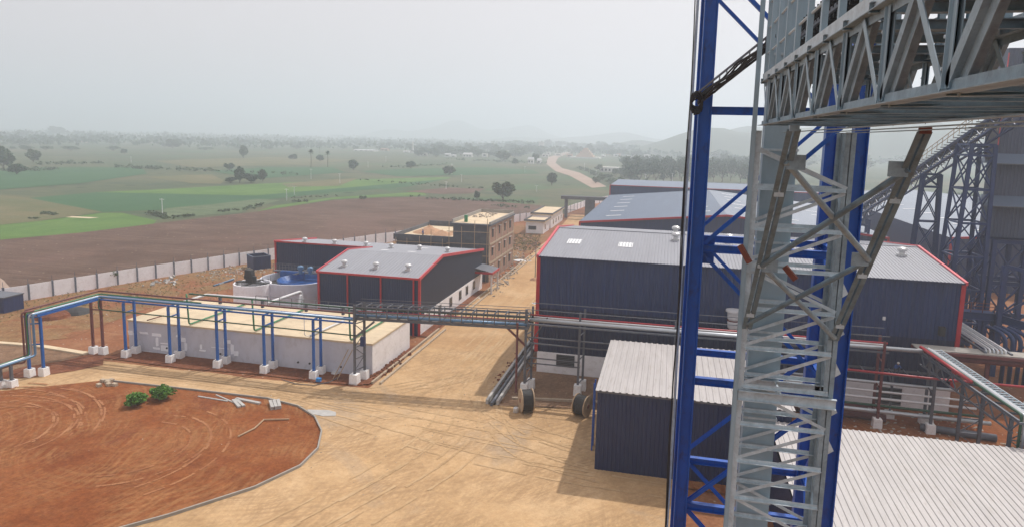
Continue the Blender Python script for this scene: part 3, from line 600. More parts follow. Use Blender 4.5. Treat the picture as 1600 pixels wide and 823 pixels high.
# ------------------------------------------------------------------ concrete water tank
t = thing('water_tank', 'long rectangular concrete tank with sandy flat roof beside the dirt road', 'water tank', (-47, 73, 0))
MB().box(-63.3, -31.3, 67.9, 79, 0, 3.75).build('wall', 'tank_wall', t)
MB().box(-63.4, -31.2, 67.8, 79.1, 3.753, 3.95).build('roof_slab', 'slab', t)
MB().box(-31.298, -31.26, 67.9, 79, 0, 3.75).build('side_face', 'white_wall', t)  # right side face, whiter than the front
mb = MB()
for x0_, x1_, y0_, y1_ in ((200, 208, 515, 523), (208, 214, 519, 524), (218, 232, 517, 522), (237, 252, 519, 526), (243, 248, 526, 541), (239, 250, 541, 546), (250, 268, 534, 538), (251, 267, 538, 549), (275, 284, 522, 527), (282, 291, 526, 534), (288, 293, 534, 548), (270, 292, 546, 553), (312, 316, 537, 545), (311, 322, 545, 549), (330, 358, 541, 545), (349, 354, 528, 541), (354, 361, 530, 537), (360, 366, 536, 553), (365, 373, 547, 556), (205, 240, 545, 550)):
    a_, b_ = onv(x0_, y0_, 67.9), onv(x1_, y1_, 67.9); zb_ = max(0.2, b_.z)
    n_ = 7; cx_, cz_ = (a_.x + b_.x) / 2, (a_.z + zb_) / 2; rx_, rz_ = (b_.x - a_.x) / 2, (a_.z - zb_) / 2
    pts = []
    for i in range(12):
        an = math.tau * i / 12; c_, s_ = math.cos(an), math.sin(an); r_ = random.uniform(0.85, 1.08)
        pts.append((cx_ + rx_ * math.copysign(abs(c_) ** 0.35, c_) * r_, 67.895 - 0.002 * random.random(), cz_ + rz_ * math.copysign(abs(s_) ** 0.35, s_) * r_))
    MB().add(pts, [tuple(range(12))]).build('plaster_patch', 'patch', t)
for px in (262, 345, 466, 484, 533): 
    a_ = onv(px, 560, 67.9); MB().tube([(a_.x, 67.95, 0.9), (a_.x, 67.78, 0.9)], 0.11).build('drain_spout', 'void', t)

# ------------------------------------------------------------------ round tanks behind it
t = thing('round_tank', 'small round white tank with black mixer on top', 'tank', (-60.6, 89.3, 0))
c = (-60.6, 89.3, 0)
MB().lathe(c, [(2.75, 0), (2.75, 4.3), (2.55, 4.3), (2.55, 0.6), (0.0, 0.6)], 40).build('wall', 'panel', t, smooth=False)
MB().lathe(c, [(2.54, 3.3), (0.0, 3.3)], 40).build('water', 'void', t)
MB().bar((-63.2, 89.3, 4.36), (-58.0, 89.3, 4.36), 1.0, 0.12).bar((-60.6, 86.8, 4.30), (-60.6, 91.8, 4.30), 0.5, 0.12).build('walkway', 'rubber', t)
MB().cb(-60.9, 89.3, 4.42, 1.2, 0.9, 0.5).add([(-61.8, 88.9, 4.9), (-60.4, 88.9, 4.9), (-60.6, 88.9, 6.2), (-61.6, 88.9, 6.3), (-61.8, 89.8, 4.9), (-60.4, 89.8, 4.9), (-60.6, 89.8, 6.2), (-61.6, 89.8, 6.3)], [(0, 1, 2, 3), (7, 6, 5, 4), (0, 4, 5, 1), (1, 5, 6, 2), (2, 6, 7, 3), (3, 7, 4, 0)]).lathe((-60.3, 89.3, 4.42), [(0.35, 0), (0.35, 0.9), (0.1, 1.0)], 12).build('mixer', 'rubber', t)
mb = MB()
for k in range(16):
    a_ = math.tau * k / 16; b_ = math.tau * (k + 1) / 16; p = Vector((c[0] + 2.65 * math.cos(a_), c[1] + 2.65 * math.sin(a_), 4.3)); q = Vector((c[0] + 2.65 * math.cos(b_), c[1] + 2.65 * math.sin(b_), 4.3))
    if k % 2 == 0: mb.bar(p, p + Vector((0, 0, 0.9)), 0.04)
mb.build('handrail', 'greysteel', t)
t = thing('round_tank', 'larger round concrete tank with bright blue liner and bridge', 'tank', (-56.6, 95.2, 0))
c = (-56.4, 94.9, 0)
MB().lathe(c, [(5.6, 0), (5.6, 4.3), (5.35, 4.3), (5.35, 0.5), (0.0, 0.5)], 56).build('wall', 'tank_wall', t)
MB().lathe(c, [(5.34, 3.2), (0.0, 3.2)], 56).build('water', 'void', t)
MB().lathe((-55.3, 94.6, 2.4), [(3.6, 0.9), (3.9, 1.75), (3.8, 1.85), (3.2, 1.2), (1.4, 1.0), (0.0, 1.0)], 30).box(-60.5, -56.5, 96.6, 97.3, 3.6, 4.75).build('liner', 'liner', t)
mb = MB().bar((-62, 97.5, 4.6), (-50.8, 97.5, 4.6), 0.9, 0.15).bar((-57, 95, 4.7), (-57, 100, 4.7), 0.6, 0.12)
for x in [-62 + i * 1.12 for i in range(11)]:
    for v in (97.05, 97.95): mb.bar((x, v, 4.6), (x, v, 5.7), 0.05)
for v in (97.05, 97.95):
    for z_ in (5.15, 5.7): mb.bar((-62, v, z_), (-50.8, v, z_), 0.05)
mb.build('bridge', 'greysteel', t)
MB().lathe((-56.6, 96.2, 4.6), [(0.3, 0), (0.3, 0.7), (0.5, 0.8), (0.5, 1.2), (0.1, 1.4)], 14).lathe((-55.0, 96.4, 4.6), [(0.3, 0), (0.3, 0.5), (0.45, 0.6), (0.45, 1.1), (0.1, 1.3)], 14).build('drive_motor', 'blue_pipe', t)
tag(MB().pipe([onv(462, 514, 84) + Vector((0, 0, 0)), at(470, 460, 3.9), at(470, 460, 3.9) + Vector((0.2, 0.1, -2.2))], 0.2).build('duct_pipe', 'whitepipe'), 'sloping white pipe rising beside the larger round tank', 'pipe')
a_ = at(418, 473, 3.2); b_ = at(470, 455, 3.8); 
tag(MB().pipe([a_, b_, b_ + Vector((0.3, 0, -2))], 0.22).build('duct_pipe', 'whitepipe'), 'thick white pipe with a drop leg at the round tank', 'pipe')
t = thing('pump_skid', 'light blue horizontal vessel on the ground by the L-shaped shed', 'vessel', (-48.6, 84.6, 0))
MB().tube([(-52, 84.8, 1.0), (-51.9, 84.8, 1.0), (-48, 84.8, 1.0), (-47.9, 84.8, 1.0)], 0.75, 16).build('shell', 'blue_pipe', t)
for x in (-51, -48.8): MB().cb(x, 84.8, 0, 0.3, 1.2, 0.5).build('saddle', 'greysteel', t)
t = thing('skip_container', 'open dark blue steel bin standing near the boundary wall', 'container', (-79, 119.5, 0))
c4 = [(-81.3, 118.2), (-78.3, 115.9), (-76.3, 118.6), (-79.3, 120.9)]
mb = MB()
for (xa, ya), (xb, yb) in zip(c4, c4[1:] + c4[:1]): mb.bar((xa, ya, 1.3), (xb, yb, 1.3), 0.08, 2.5)
mb.build('side_walls', 'clad_navy', t)
mb = MB()
for (xa, ya), (xb, yb) in zip(c4, c4[1:] + c4[:1]): mb.bar((xa, ya, 2.62), (xb, yb, 2.62), 0.16, 0.1)
mb.build('rim', 'roof_blue', t)
MB().prism(c4, 0.1, 0.25).build('floor', 'void', t)
t = thing('site_cabin', 'dark blue cabin cut by the left edge of the photo', 'cabin', (-82, 63, 0))
q = at(8, 490); MB().box(q.x - 6, q.x, q.y - 0.1, q.y + 3, 0, 2.3).build('body', 'clad_navy', t); MB().box(q.x - 6.1, q.x + 0.1, q.y - 0.2, q.y + 3.1, 2.302, 2.45).build('roof', 'greysteel', t)

# ------------------------------------------------------------------ unfinished brick block with scaffold
t = thing('unfinished_building', 'three storey bare brick building under construction with flat sandy roof', 'building', (-36, 130, 0))
bx0, bx1, bv0, bv1, bz = -39.2, -32.1, 120.6, 140.2, 11.0
MB().box(bx0, bx1 - 0.25, bv0 + 0.15, bv1 - 0.15, 0, bz - 0.3).build('core_walls', 'concrete_dark', t)  # plain concrete, the shade on the front painted as dark grey
MB().box(bx1 - 0.245, bx1, bv0 + 0.15, bv1 - 0.15, 0, bz - 0.5).build('brick_wall', 'brick', t)
mb = MB()
for z0 in (3.35, 6.9, 10.4): mb.box(bx1 - 0.1, bx1 + 0.09, bv0, bv1, z0, z0 + 0.35)
for v in (120.6, 125.3, 130, 134.8, 139.9): mb.box(bx1 - 0.15, bx1 + 0.06, v, v + 0.35, 0, 10.9)
mb.build('concrete_frame', 'kerb', t)
MB().box(bx0 - 0.4, bx1 + 0.3, bv0 - 0.6, bv1 + 0.2, 10.55, 10.85).build('roof_slab', 'concrete_dark', t)
MB().box(bx0 + 0.1, bx1 - 0.1, bv0 + 0.1, bv1 - 0.1, 10.853, 10.9).build('roof_screed', 'slab', t)
mb = MB().box(bx0 - 0.1, bx0 + 0.1, bv0 - 0.3, bv1, 10.85, 11.55).box(bx1 - 0.1, bx1 + 0.15, bv0, bv1, 10.85, 11.3).box(bx0, bx1, bv1 - 0.2, bv1, 10.85, 11.6)
mb.build('parapet', 'concrete', t)
for st in range(3):
    for v, wd in ((123.0, 1.3), (128.2, 1.0), (132.6, 1.2), (137.2, 1.6)):
        z0 = st * 3.5 + 1.2; f = MB().box(bx1 - 0.02, bx1 + 0.012, v - wd / 2, v + wd / 2, z0, z0 + 1.6).build('window', 'void', t)
        MB().box(bx1, bx1 + 0.25, v - wd / 2 - 0.15, v + wd / 2 + 0.15, z0 + 1.62, z0 + 1.72).build('lintel', 'concrete', f)
rnd = random.Random(4)
mb = MB()
for i in range(40):
    x, v = rnd.uniform(-38.4, -35), rnd.uniform(130, 139); s_ = rnd.uniform(0.15, 0.5); mb.cb(x, v, 10.9, s_, s_ * 1.3, s_ * 0.5)
mb.build('roof_rubble', 'rubble', t)
MB().cb(-37.2, 122.4, 10.9, 0.55, 0.55, 1.3).build('column_stub', 'green', t)
t2 = thing('unfinished_building', 'lower two storey shade-dark concrete block left of the brick building', 'building', (-45.5, 133, 0))
MB().box(-52, -39.5, 124.2, 143, 0, 6.7).build('walls', 'concrete_dark', t2)  # concrete again, shade put into the wall colour
MB().box(-52.3, -39.45, 123.6, 143.2, 6.702, 7.0).build('roof_slab', 'slab', t2)
MB().box(-52.3, -39.5, 123.5, 123.75, 6.6, 7.7).box(-52.4, -52.1, 123.6, 143, 6.6, 7.7).box(-52, -39.5, 142.9, 143.2, 7.0, 8.1).build('parapet', 'concrete_dark', t2)
for x in (-50, -46, -42): MB().box(x - 0.9, x + 0.9, 124.15, 124.19, 1.2, 2.8).build('window', 'void', t2)
mb = MB()
for (hx, hv, hr, hh) in ((-48, 132, 3.2, 1.5), (-44.5, 130, 2.2, 1.0), (-42.3, 134, 2.2, 0.8)):
    n_ = 18; m_ = 6; vs = []; fs = []
    for j in range(m_ + 1):
        for i in range(n_):
            a_ = math.tau * i / n_; r_ = hr * (1 - j / m_) * rnd.uniform(0.9, 1.1); vs.append((hx + r_ * math.cos(a_), hv + r_ * math.sin(a_), 7.0 + hh * (j / m_) ** 0.9 * rnd.uniform(0.85, 1.1)))
    for j in range(m_):
        for i in range(n_): fs.append((j * n_ + i, j * n_ + (i + 1) % n_, (j + 1) * n_ + (i + 1) % n_, (j + 1) * n_ + i))
    mb.add(vs, fs)
tag(mb.build('sand_pile', 'sand', smooth=True), 'orange sand heaps lying on the lower cement block roof', 'sand', kind='stuff')
t3 = thing('scaffold', 'thin pole scaffold standing against the shade-dark concrete walls', 'scaffold', (-44, 120, 0))
for i, x in enumerate([-51.5 + k * 2.4 for k in range(9)]):
    h_ = (7.9 if x < -39.5 else 11.2); vv = 122.6 if x < -39.5 else 119.4
    MB().tube([(x, vv, 0), (x + rnd.uniform(-0.15, 0.15), vv, h_ + rnd.uniform(-1, 1.2))], 0.06, 6).build('pole', 'wood', t3)
for z_ in (2.6, 4.6, 6.4):
    MB().bar((-52, 122.5, z_), (-40.4, 122.5, z_ + 0.1), 0.1, 0.1).build('ledger', 'wood', t3)
for z_ in (2.8, 5.0, 7.2, 9.4):
    MB().bar((-40, 119.3, z_), (-31.8, 119.3, z_ + 0.15), 0.1, 0.1).build('ledger', 'wood', t3)
MB().box(-49, -42, 122.0, 122.55, 5.1, 5.16).build('plank', 'wood', t3)

# ------------------------------------------------------------------ guard houses and gate
def guard(label, x0, x1, v0, v1, h, win):
    t = thing('guard_house', label, 'guard house', ((x0 + x1) / 2, (v0 + v1) / 2, 0))
    MB().box(x0, x1, v0, v1, 0, h).build('wall', 'white_wall', t)
    MB().box(x0 - 0.5, x1 + 0.5, v0 - 0.5, v1 + 0.5, h + 0.002, h + 0.3).build('roof', 'slab', t)
    MB().box(x0 - 0.5, x1 + 0.5, v0 - 0.52, v0 - 0.35, h + 0.3, h + 0.75).box(x0 - 0.52, x0 - 0.35, v0 - 0.35, v1 + 0.5, h + 0.3, h + 0.75).box(x1 + 0.35, x1 + 0.52, v0 - 0.35, v1 + 0.5, h + 0.3, h + 0.75).build('parapet', 'concrete_dark', t)
    for side, a_, b_ in win:
        f = MB().box(a_, b_, v0 - 0.06, v0 - 0.004, 1.1, 2.3).build('window', 'whitepipe', t) if side == 'f' else MB().box(x1 + 0.004, x1 + 0.06, a_, b_, 1.0, 2.4).build('window', 'whitepipe', t)
        if side == 'f': MB().box(a_ + 0.1, b_ - 0.1, v0 - 0.09, v0 - 0.062, 1.2, 2.2).build('pane', 'glass', f)
        else: MB().box(x1 + 0.062, x1 + 0.09, a_ + 0.1, b_ - 0.1, 1.1, 2.3).build('pane', 'glass', f)
guard('nearer small white guard house with one front window', -39.3, -34.3, 187.5, 197, 3.3, (('f', -38.6, -36.2), ('s', 190, 191.4)))
guard('farther white gate office just behind the nearer guard house', -40, -34.2, 200, 222, 4.0, (('f', -36.4, -34.8), ('s', 203, 204.6), ('s', 208, 209.6), ('s', 213, 214.6), ('s', 218, 219.4)))
t = thing('entrance_gateway', 'grey concrete entrance canopy on two columns over the gate', 'gateway', (-28, 230, 0))
MB().box(-34.8, -33.8, 229.4, 230.6, 0, 6.5).build('column', 'concrete_dark', t); MB().box(-27.8, -24.6, 229.2, 230.8, 0, 6.5).build('column', 'concrete_dark', t)
MB().box(-36, -18.5, 228.6, 231.4, 6.502, 7.6).build('canopy_beam', 'concrete_dark', t)
mb = MB()
for i in range(38): mb.bar((-37 + i * 0.25, 233, 0.1), (-37 + i * 0.25, 233, 2.6), 0.06)
for z_ in (0.3, 1.4, 2.6): mb.bar((-37, 233, z_), (-27.7, 233, z_), 0.1)
tag(mb.build('entrance_gate', 'greysteel'), 'grey barred sliding gate under the entrance canopy', 'gate')
# ------------------------------------------------------------------ pipe rack supports
def footing(t, x, v, h=1.0, s_=0.8):
    mb = MB().add([(x - s_ / 2, v - s_ / 2, 0.05), (x + s_ / 2, v - s_ / 2, 0.05), (x + s_ / 2, v + s_ / 2, 0.05), (x - s_ / 2, v + s_ / 2, 0.05), (x - s_ * .46, v - s_ * .46, h), (x + s_ * .46, v - s_ * .46, h), (x + s_ * .46, v + s_ * .46, h), (x - s_ * .46, v + s_ * .46, h)], [(0, 1, 5, 4), (1, 2, 6, 5), (2, 3, 7, 6), (3, 0, 4, 7), (4, 5, 6, 7)])
    return mb.build('footing', 'pedestal', t)
def support(label, p, q, h, mat, fh=1.0, cross=(0.82,), r=0.13, group='supports of the pipe rack'):
    t = thing('pipe_support', label, 'pipe support', ((p[0] + q[0]) / 2, (p[1] + q[1]) / 2, 0), group)
    for x, v in (p, q):
        MB().bar((x, v, fh), (x, v, h), 0.24, 0.24, (0, 1, 0)).build('column', mat, t); MB().cb(x, v, fh, 0.42, 0.42, 0.03).build('base_plate', 'greysteel', t); footing(t, x, v, fh)
    MB().bar((p[0], p[1], h + 0.06), (q[0], q[1], h + 0.06), 0.2, 0.12).build('top_beam', mat, t)
    for c_ in cross: MB().bar((p[0], p[1], h * c_), (q[0], q[1], h * c_), 0.14, 0.14).build('cross_beam', mat, t)
    return t
support('red-brown two legged rack support at the rack corner', (-66.3, 65.6), (-65.1, 65.8), 6.75, 'brown')
ords = ['first blue rack support from the tank\'s left end', 'second blue rack support from the tank\'s left end', 'third blue rack support from the tank\'s left end', 'fourth blue rack support, left of the tank\'s middle drain', 'blue rack support nearest the tank\'s right corner']
for l_, (x, va, vb) in zip(ords, ((-61.7, 65.6, 67.2), (-55.6, 65.6, 67.2), (-49.3, 65.6, 67.1), (-43.3, 65.6, 67.3), (-37.2, 65.6, 67.2))): support(l_, (x, va), (x, vb), 6.7, 'blue_frame')
support('blue rack support at the far left where the pipes climb', (-66.4, 57.3), (-65.3, 58.0), 6.6, 'blue_frame', cross=(0.55, 0.9))
support('low grey rack support at the left edge below the climbing pipes', (-66.2, 53.9), (-65.3, 54.3), 2.4, 'greysteel', 0.9, cross=())
support('low grey rack support nearest the left edge', (-66.5, 50.6), (-65.6, 51.0), 2.4, 'greysteel', 0.9, cross=())

def pipe(label, pts, r, mat, cat='pipe', group=None, bend=0.35, n=10):
    return tag(MB().pipe(pts, r, n, bend).build('pipe', mat, smooth=True), label, cat, group)
# coming from the left, climbing, along v, then along the tank front
def rackline(label, off, z1, r, mat, endx=-32.3, zl=2.6):
    a_ = off
    pipe(label, [(-66.3 + a_, 40, zl), (-66.3 + a_, 57.0 + a_ * .2, zl), (-66.3 + a_, 57.0 + a_ * .2, z1), (-66.3 + a_, 66.9 - a_, z1), (endx, 66.9 - a_, z1)], r, mat)
rackline('brown pipe along the top of the blue legged rack', 0.15, 7.55, 0.10, 'brown')
rackline('green pipe climbing at the left end of the rack', 0.25, 7.2, 0.08, 'green', -52)
rackline('silver lagged pipe beside the light blue one on the rack', 0.55, 7.05, 0.09, 'silver', -34)
rackline('thick light blue pipe on the blue legged rack', 0.95, 7.08, 0.13, 'blue_pipe')
tag(MB().bar((-66.3, 57, 6.85), (-66.3, 65.6, 6.85), 0.16, 0.24).build('rack_beam', 'blue_frame'), 'outer blue beam of the rack running towards the corner support', 'beam')
tag(MB().bar((-65.2, 57.6, 6.85), (-65.2, 65.6, 6.85), 0.16, 0.24).build('rack_beam', 'blue_frame'), 'inner blue beam of the rack running towards the corner support', 'beam')
tag(MB().ext((-65.2, 65.6, 6.86), (-32.2, 65.6, 6.80), Hs(0.12, 0.17)).build('rack_beam', 'blue_frame'), 'blue front beam under the light blue pipe of the rack', 'beam')
tag(MB().ext((-65.2, 67.1, 6.86), (-32.2, 67.1, 6.86), Hs(0.16, 0.24)).build('rack_beam', 'blue_frame'), 'blue rear beam of the rack above the tank roof edge', 'beam')
pipe('red pipe hanging low at the far left rack support', [(-66.8, 40, 1.9), (-66.8, 56.2, 1.9), (-66.1, 56.6, 1.9), (-66.1, 56.6, 7.4), (-65.6, 57.6, 7.4)], 0.1, 'brown')
pipe('dark green pipe on the front of the rack at mid height', [(-65.0, 67, 6.9), (-65.0, 65.4, 6.9), (-65.0, 65.4, 5.7), (-32.1, 65.4, 5.5)], 0.075, 'green_dark')
pipe('dark green pipe raised on stools above the rack', [(-54.3, 68.2, 7.8), (-54.3, 67.4, 7.95), (-32.3, 67.4, 7.95)], 0.09, 'green_dark')
t = None
for x in (-50, -44.5, -39.0, -34.5): tag(MB().cb(x, 67.35, 7.1, 0.25, 0.3, 0.78).build('pipe_stool', 'greysteel'), None, 'pipe stool', 'small stools holding the raised green pipe')['label'] = 'small grey stool holding up the raised green pipe'
for i, (px, l_) in enumerate(((293, 'left green pipe dropping to the tank roof and crossing it'), (395, 'middle green pipe dropping to the tank roof and crossing it'), (546, 'right green pipe dropping to the tank roof and crossing it'))):
    a_ = onv(px, 480, 67.6)
    pipe(l_, [(a_.x, 67.5, 7.9), (a_.x, 67.75, 4.15), (a_.x + 0.3, 78.5, 4.15)], 0.1, 'green_dark' if i == 9 else 'green')
pipe('white pipe lying on the tank roof with a bend at the left', [(-62.5, 76, 4.2), (-62.3, 81, 4.2), (-53, 81.3, 4.2)], 0.17, 'whitepipe')
pipe('short white pipe lying at the front of the tank roof', [(-38.9, 67.9, 4.15), (-38.3, 75, 4.15)], 0.12, 'whitepipe')
pipe('thin white drop pipe in front of the tank', [(-39.2, 67.2, 6.9), (-39.2, 67.2, 4.3), (-38.9, 67.9, 4.15)], 0.04, 'whitepipe')
pipe('short rusty bar on the tank roof edge at the left', [(-60.3, 67.6, 4.2), (-60.0, 70, 4.2)], 0.07, 'rust')
# clutter of small pipes between the tank and the shed
t = thing('pipe_cluster', 'low cluster of white and grey pipes behind the tank, beside the L-shaped shed', 'pipes', (-45, 81.5, 0))
for k_ in range(4): MB().pipe([(-54 + k_, 80.5 + 0.5 * k_, 3.2 + 0.2 * k_), (-36, 80.3 + 0.5 * k_, 3.6 + 0.15 * k_)], 0.09, 8).build('pipe', ['whitepipe', 'greysteel', 'silver', 'whitepipe'][k_], t)
mb = MB()
for i in range(11): mb.bar((-54 + i * 1.8, 80.2, 0), (-54 + i * 1.8, 80.2, 4.9), 0.06)
mb.bar((-54, 80.2, 4.9), (-36, 80.2, 4.9), 0.05).bar((-54, 80.2, 4.4), (-36, 80.2, 4.4), 0.05); mb.build('railing', 'greysteel', t)
for i in range(6): MB().cb(-52 + i * 2.9, 81.2, 0, 0.5, 0.5, 3.3).build('plinth', 'concrete', t)

# lattice legs and the pipe bridge over the dirt road
def lattice_leg(label, pts, h, mat, fh, ladder=True, group=None):
    x = sum(p[0] for p in pts) / len(pts); v = sum(p[1] for p in pts) / len(pts)
    t = thing('rack_tower', label, 'rack tower', (x, v, 0), group)
    for p in pts: MB().ext((p[0], p[1], fh), (p[0], p[1], h), Hs(0.22, 0.22, 0.03), (0, 1, 0)).build('column', mat, t)
    z_ = fh + 0.4; i = 0; a, b = pts[0], pts[1]
    while z_ + 1.3 < h:
        MB().bar((a[0], a[1], z_), (b[0], b[1], z_), 0.09).build('rung', mat, t)
        if not ladder: z_ += 2.6; continue
        p, q = ((a, b) if i % 2 == 0 else (b, a)); MB().bar((p[0], p[1], z_), (q[0], q[1], z_ + 1.3), 0.07).build('diagonal', mat, t); z_ += 1.3; i += 1
    return t
t = lattice_leg('brown-grey lattice tower at the tank corner where the bridge starts', [(-32.3, 65.6), (-31.9, 67.2)], 8.8, 'greysteel', 1.1); footing(t, -32.3, 65.6, 1.15, 0.95); footing(t, -31.9, 67.2, 1.1, 0.85)
MB().bar((-32.3, 65.6, 5.2), (-30.1, 65.8, 7.1), 0.22, 0.22).build('knee_brace', 'greysteel', t)
MB().box(-31.8, -31.3, 65.9, 66.3, 4.2, 5.2).build('junction_box', 'blue_far', t)
B0, B1 = Vector((-32.3, 65.9, 7.25)), Vector((-13.7, 67.6, 7.35)); BD = B1 - B0; side = Vector((0, 1.55, 0))
t = thing('pipe_bridge', 'grey truss bridge carrying pipes across the dirt road', 'pipe bridge', (-23, 66.7, 7.3))
for sgn, nm in ((0, 'front_truss'), (1, 'rear_truss')):
    mb = MB(); o_ = side * sgn
    mb.ext(B0 + o_, B1 + o_, Hs(0.18, 0.3, 0.03)); mb.ext(B0 + o_ + Vector((0, 0, 1.25)), B1 + o_ + Vector((0, 0, 1.25)), Hs(0.12, 0.14, 0.02))
    mb.bar(B0 + o_ + Vector((0, 0, 0.75)), B1 + o_ + Vector((0, 0, 0.75)), 0.06, 0.06)
    for i in range(17): p = B0 + o_ + BD * (i / 16); mb.bar(p, p + Vector((0, 0, 1.25)), 0.10)
    for i in range(0, 16, 2):
        p = B0 + o_ + BD * (i / 16); q = B0 + o_ + BD * ((i + 1) / 16) + Vector((0, 0, 1.25)); mb.bar(p, q, 0.05)
    mb.build(nm, 'greysteel', t)
mb = MB()
for i in range(17):
    p = B0 + BD * (i / 16)
    mb.bar(p + Vector((0, 0, 1.36)), p + side + Vector((0, 0, 1.36)), 0.1, 0.1); mb.bar(p + Vector((0, 0, 0.05)), p + side + Vector((0, 0, 0.05)), 0.12, 0.12)
mb.build('cross_members', 'greysteel', t)
for sgn in (0.1, 0.9):
    for z_ in (1.75, 2.1): MB().bar(B0 + side * sgn + Vector((0, 0, z_ - .25)), B1 + side * sgn + Vector((0, 0, z_ - .25)), 0.045).build('handrail', 'greysteel', t)
for off, z_, r, mt, lb in ((0.12, 0.32, 0.17, 'blue_pipe', 'light blue pipe inside the road bridge'), (0.45, 0.62, 0.08, 'redpipe', 'red pipe inside the road bridge'), (0.7, 0.85, 0.09, 'green_dark', 'dark green pipe inside the road bridge'), (0.9, 0.35, 0.13, 'silver', 'silver pipe at the rear of the road bridge')):
    o_ = side * off + Vector((0, 0, z_)); tag(MB().tube([B0 + o_, B1 + o_], r).build('pipe', mt, smooth=True), lb, 'pipe')
t = lattice_leg('grey lattice tower standing where the road bridge ends', [(-13.9, 67.8), (-13.5, 69.3)], 9.3, 'greysteel', 1.0); footing(t, -13.9, 67.8, 1.3, 0.8); footing(t, -13.5, 69.3, 1.3, 0.8)
MB().bar((-13.9, 67.8, 5.4), (-15.8, 67.5, 7.2), 0.2).build('knee_brace', 'brown', t); MB().bar((-13.5, 69.3, 5.6), (-11.9, 69.3, 8.2), 0.12).build('knee_brace', 'greysteel', t)
MB().tube([(-14.7, 67.3, 0.4), (-14.7, 67.3, 7.9)], 0.12).build('riser', 'brown', t)
t = lattice_leg('grey goal-post rack tower between the cable drums', [(-8.4, 69.0), (-8.1, 70.6)], 9.1, 'greysteel', 1.0, False); footing(t, -8.4, 69.0, 1.3, 0.8); footing(t, -8.1, 70.6, 1.3, 0.8)
for x, l_, m_, g_ in ((1.3, 'grey rack tower behind the off-white roofed shed', 'greysteel', None), (8.0, 'grey rack tower hidden partly by the galvanised tower', 'greysteel', None), (14.2, 'grey rack tower just right of the blue tower', 'greysteel', None)):
    t = lattice_leg(l_, [(x, 69.2), (x + 0.2, 71.2)], 8.9, m_, 1.0, False); footing(t, x, 69.2, 1.1, 0.8); footing(t, x + 0.2, 71.2, 1.1, 0.8)
t = lattice_leg('oxide red rack tower in front of the low white plinth', [(20.6, 69.0), (20.8, 71.3)], 8.7, 'brown', 1.0, False); footing(t, 20.6, 69.0, 1.1, 0.8); footing(t, 20.8, 71.3, 1.1, 0.8)
t = lattice_leg('grey rack tower under the start of the slanting rack branch', [(25.2, 69.0), (25.4, 71.3)], 7.6, 'greysteel', 1.0, False); footing(t, 25.2, 69.0, 1.1, 0.8); footing(t, 25.4, 71.3, 1.1, 0.8)

def rail(label, pts, s_, mat, name='rack_beam'):
    mb = MB()
    for a, b in zip(pts, pts[1:]): mb.bar(a, b, s_)
    return tag(mb.build(name, mat), label, 'beam')
pipe('silver lagged main along the rack before the largest shed', [(-13.7, 68.5, 8.05), (24, 69.3, 8.0)], 0.2, 'silver')
pipe('red pipe along the rack before the largest shed', [(-13.7, 69.0, 8.45), (21, 69.6, 8.4)], 0.085, 'redpipe')
pipe('thin silver pipe under the red one before the largest shed', [(-13.7, 69.4, 8.1), (21, 70.2, 8.05)], 0.11, 'whitepipe')
rail('upper front handrail of the rack before the largest shed', [(-13.9, 68, 9.25), (21, 69, 9.2)], 0.07, 'greysteel')
rail('upper rear handrail of the rack before the largest shed', [(-13.6, 69.6, 9.6), (21, 71, 9.5)], 0.06, 'greysteel')
rail('front bottom beam of the rack before the largest shed', [(-13.9, 68, 7.7), (21, 69, 7.65)], 0.16, 'greysteel')
rail('rear bottom beam of the rack before the largest shed', [(-13.6, 69.5, 7.7), (21, 71, 7.65)], 0.14, 'greysteel')
rail('uppermost of the four low cross rails between bridge end and goal-post tower', [(-13.7, 68.6, 6.1), (-8.3, 69.4, 5.9), (1.3, 69.6, 5.9)], 0.12, 'greysteel')
rail('second of the four low cross rails from the top', [(-13.7, 68.6, 5.5), (-8.3, 69.4, 5.2), (1.3, 69.6, 5.2)], 0.12, 'greysteel')
rail('third of the four low cross rails from the top', [(-13.7, 68.6, 3.9), (-8.3, 69.4, 3.6)], 0.11, 'greysteel')
rail('lowest of the four low cross rails', [(-13.7, 68.6, 3.3), (-8.3, 69.4, 3.05)], 0.11, 'greysteel')
# low services along the plinth, right of the blue tower
pipe('red fire main crossing low before the largest shed', [(12, 68.6, 5.9), (24.5, 68.8, 5.6), (52, 69.6, 5.4)], 0.11, 'redpipe')
for i, (z_, v_, r_, m_, l_) in enumerate(((4.1, 71, 0.16, 'silver', 'uppermost silver pipe low along the plinth'), (3.4, 70.4, 0.10, 'whitepipe', 'thin white pipe low along the plinth'), (2.75, 70.2, 0.12, 'whitepipe', 'second white pipe low along the plinth'), (2.1, 70, 0.12, 'green_dark', 'dark green pipe low along the plinth'), (1.7, 69.5, 0.2, 'silver', 'thick silver pipe lowest along the plinth'))):
    pipe(l_, [(10.5, v_, z_), (28 + (4.1 - z_), v_, z_ - 0.15)], r_, m_)
t = thing('cable_tray', 'grey ladder tray on brackets along the shed plinth', 'cable tray', (18, 72.5, 4.6))
mb = MB()
for v_ in (71.8, 73.4): mb.bar((10.5, v_, 4.8), (26.5, v_, 4.6), 0.12, 0.2)
mb.build('side_rails', 'greysteel', t); mb = MB()
for i in range(13): mb.bar((10.5 + i * 1.33, 71.8, 4.82), (10.5 + i * 1.33, 73.4, 4.82), 0.1, 0.08)
mb.build('rungs', 'greysteel', t)
for x in (12.5, 16.5, 22.5, 26): MB().bar((x, 71.9, 0.9), (x, 71.9, 4.7), 0.16).bar((x, 71.9, 3.0), (x, 73.3, 4.6), 0.09).build('bracket', 'greysteel', t); footing(t, x, 71.9, 0.9, 0.8)
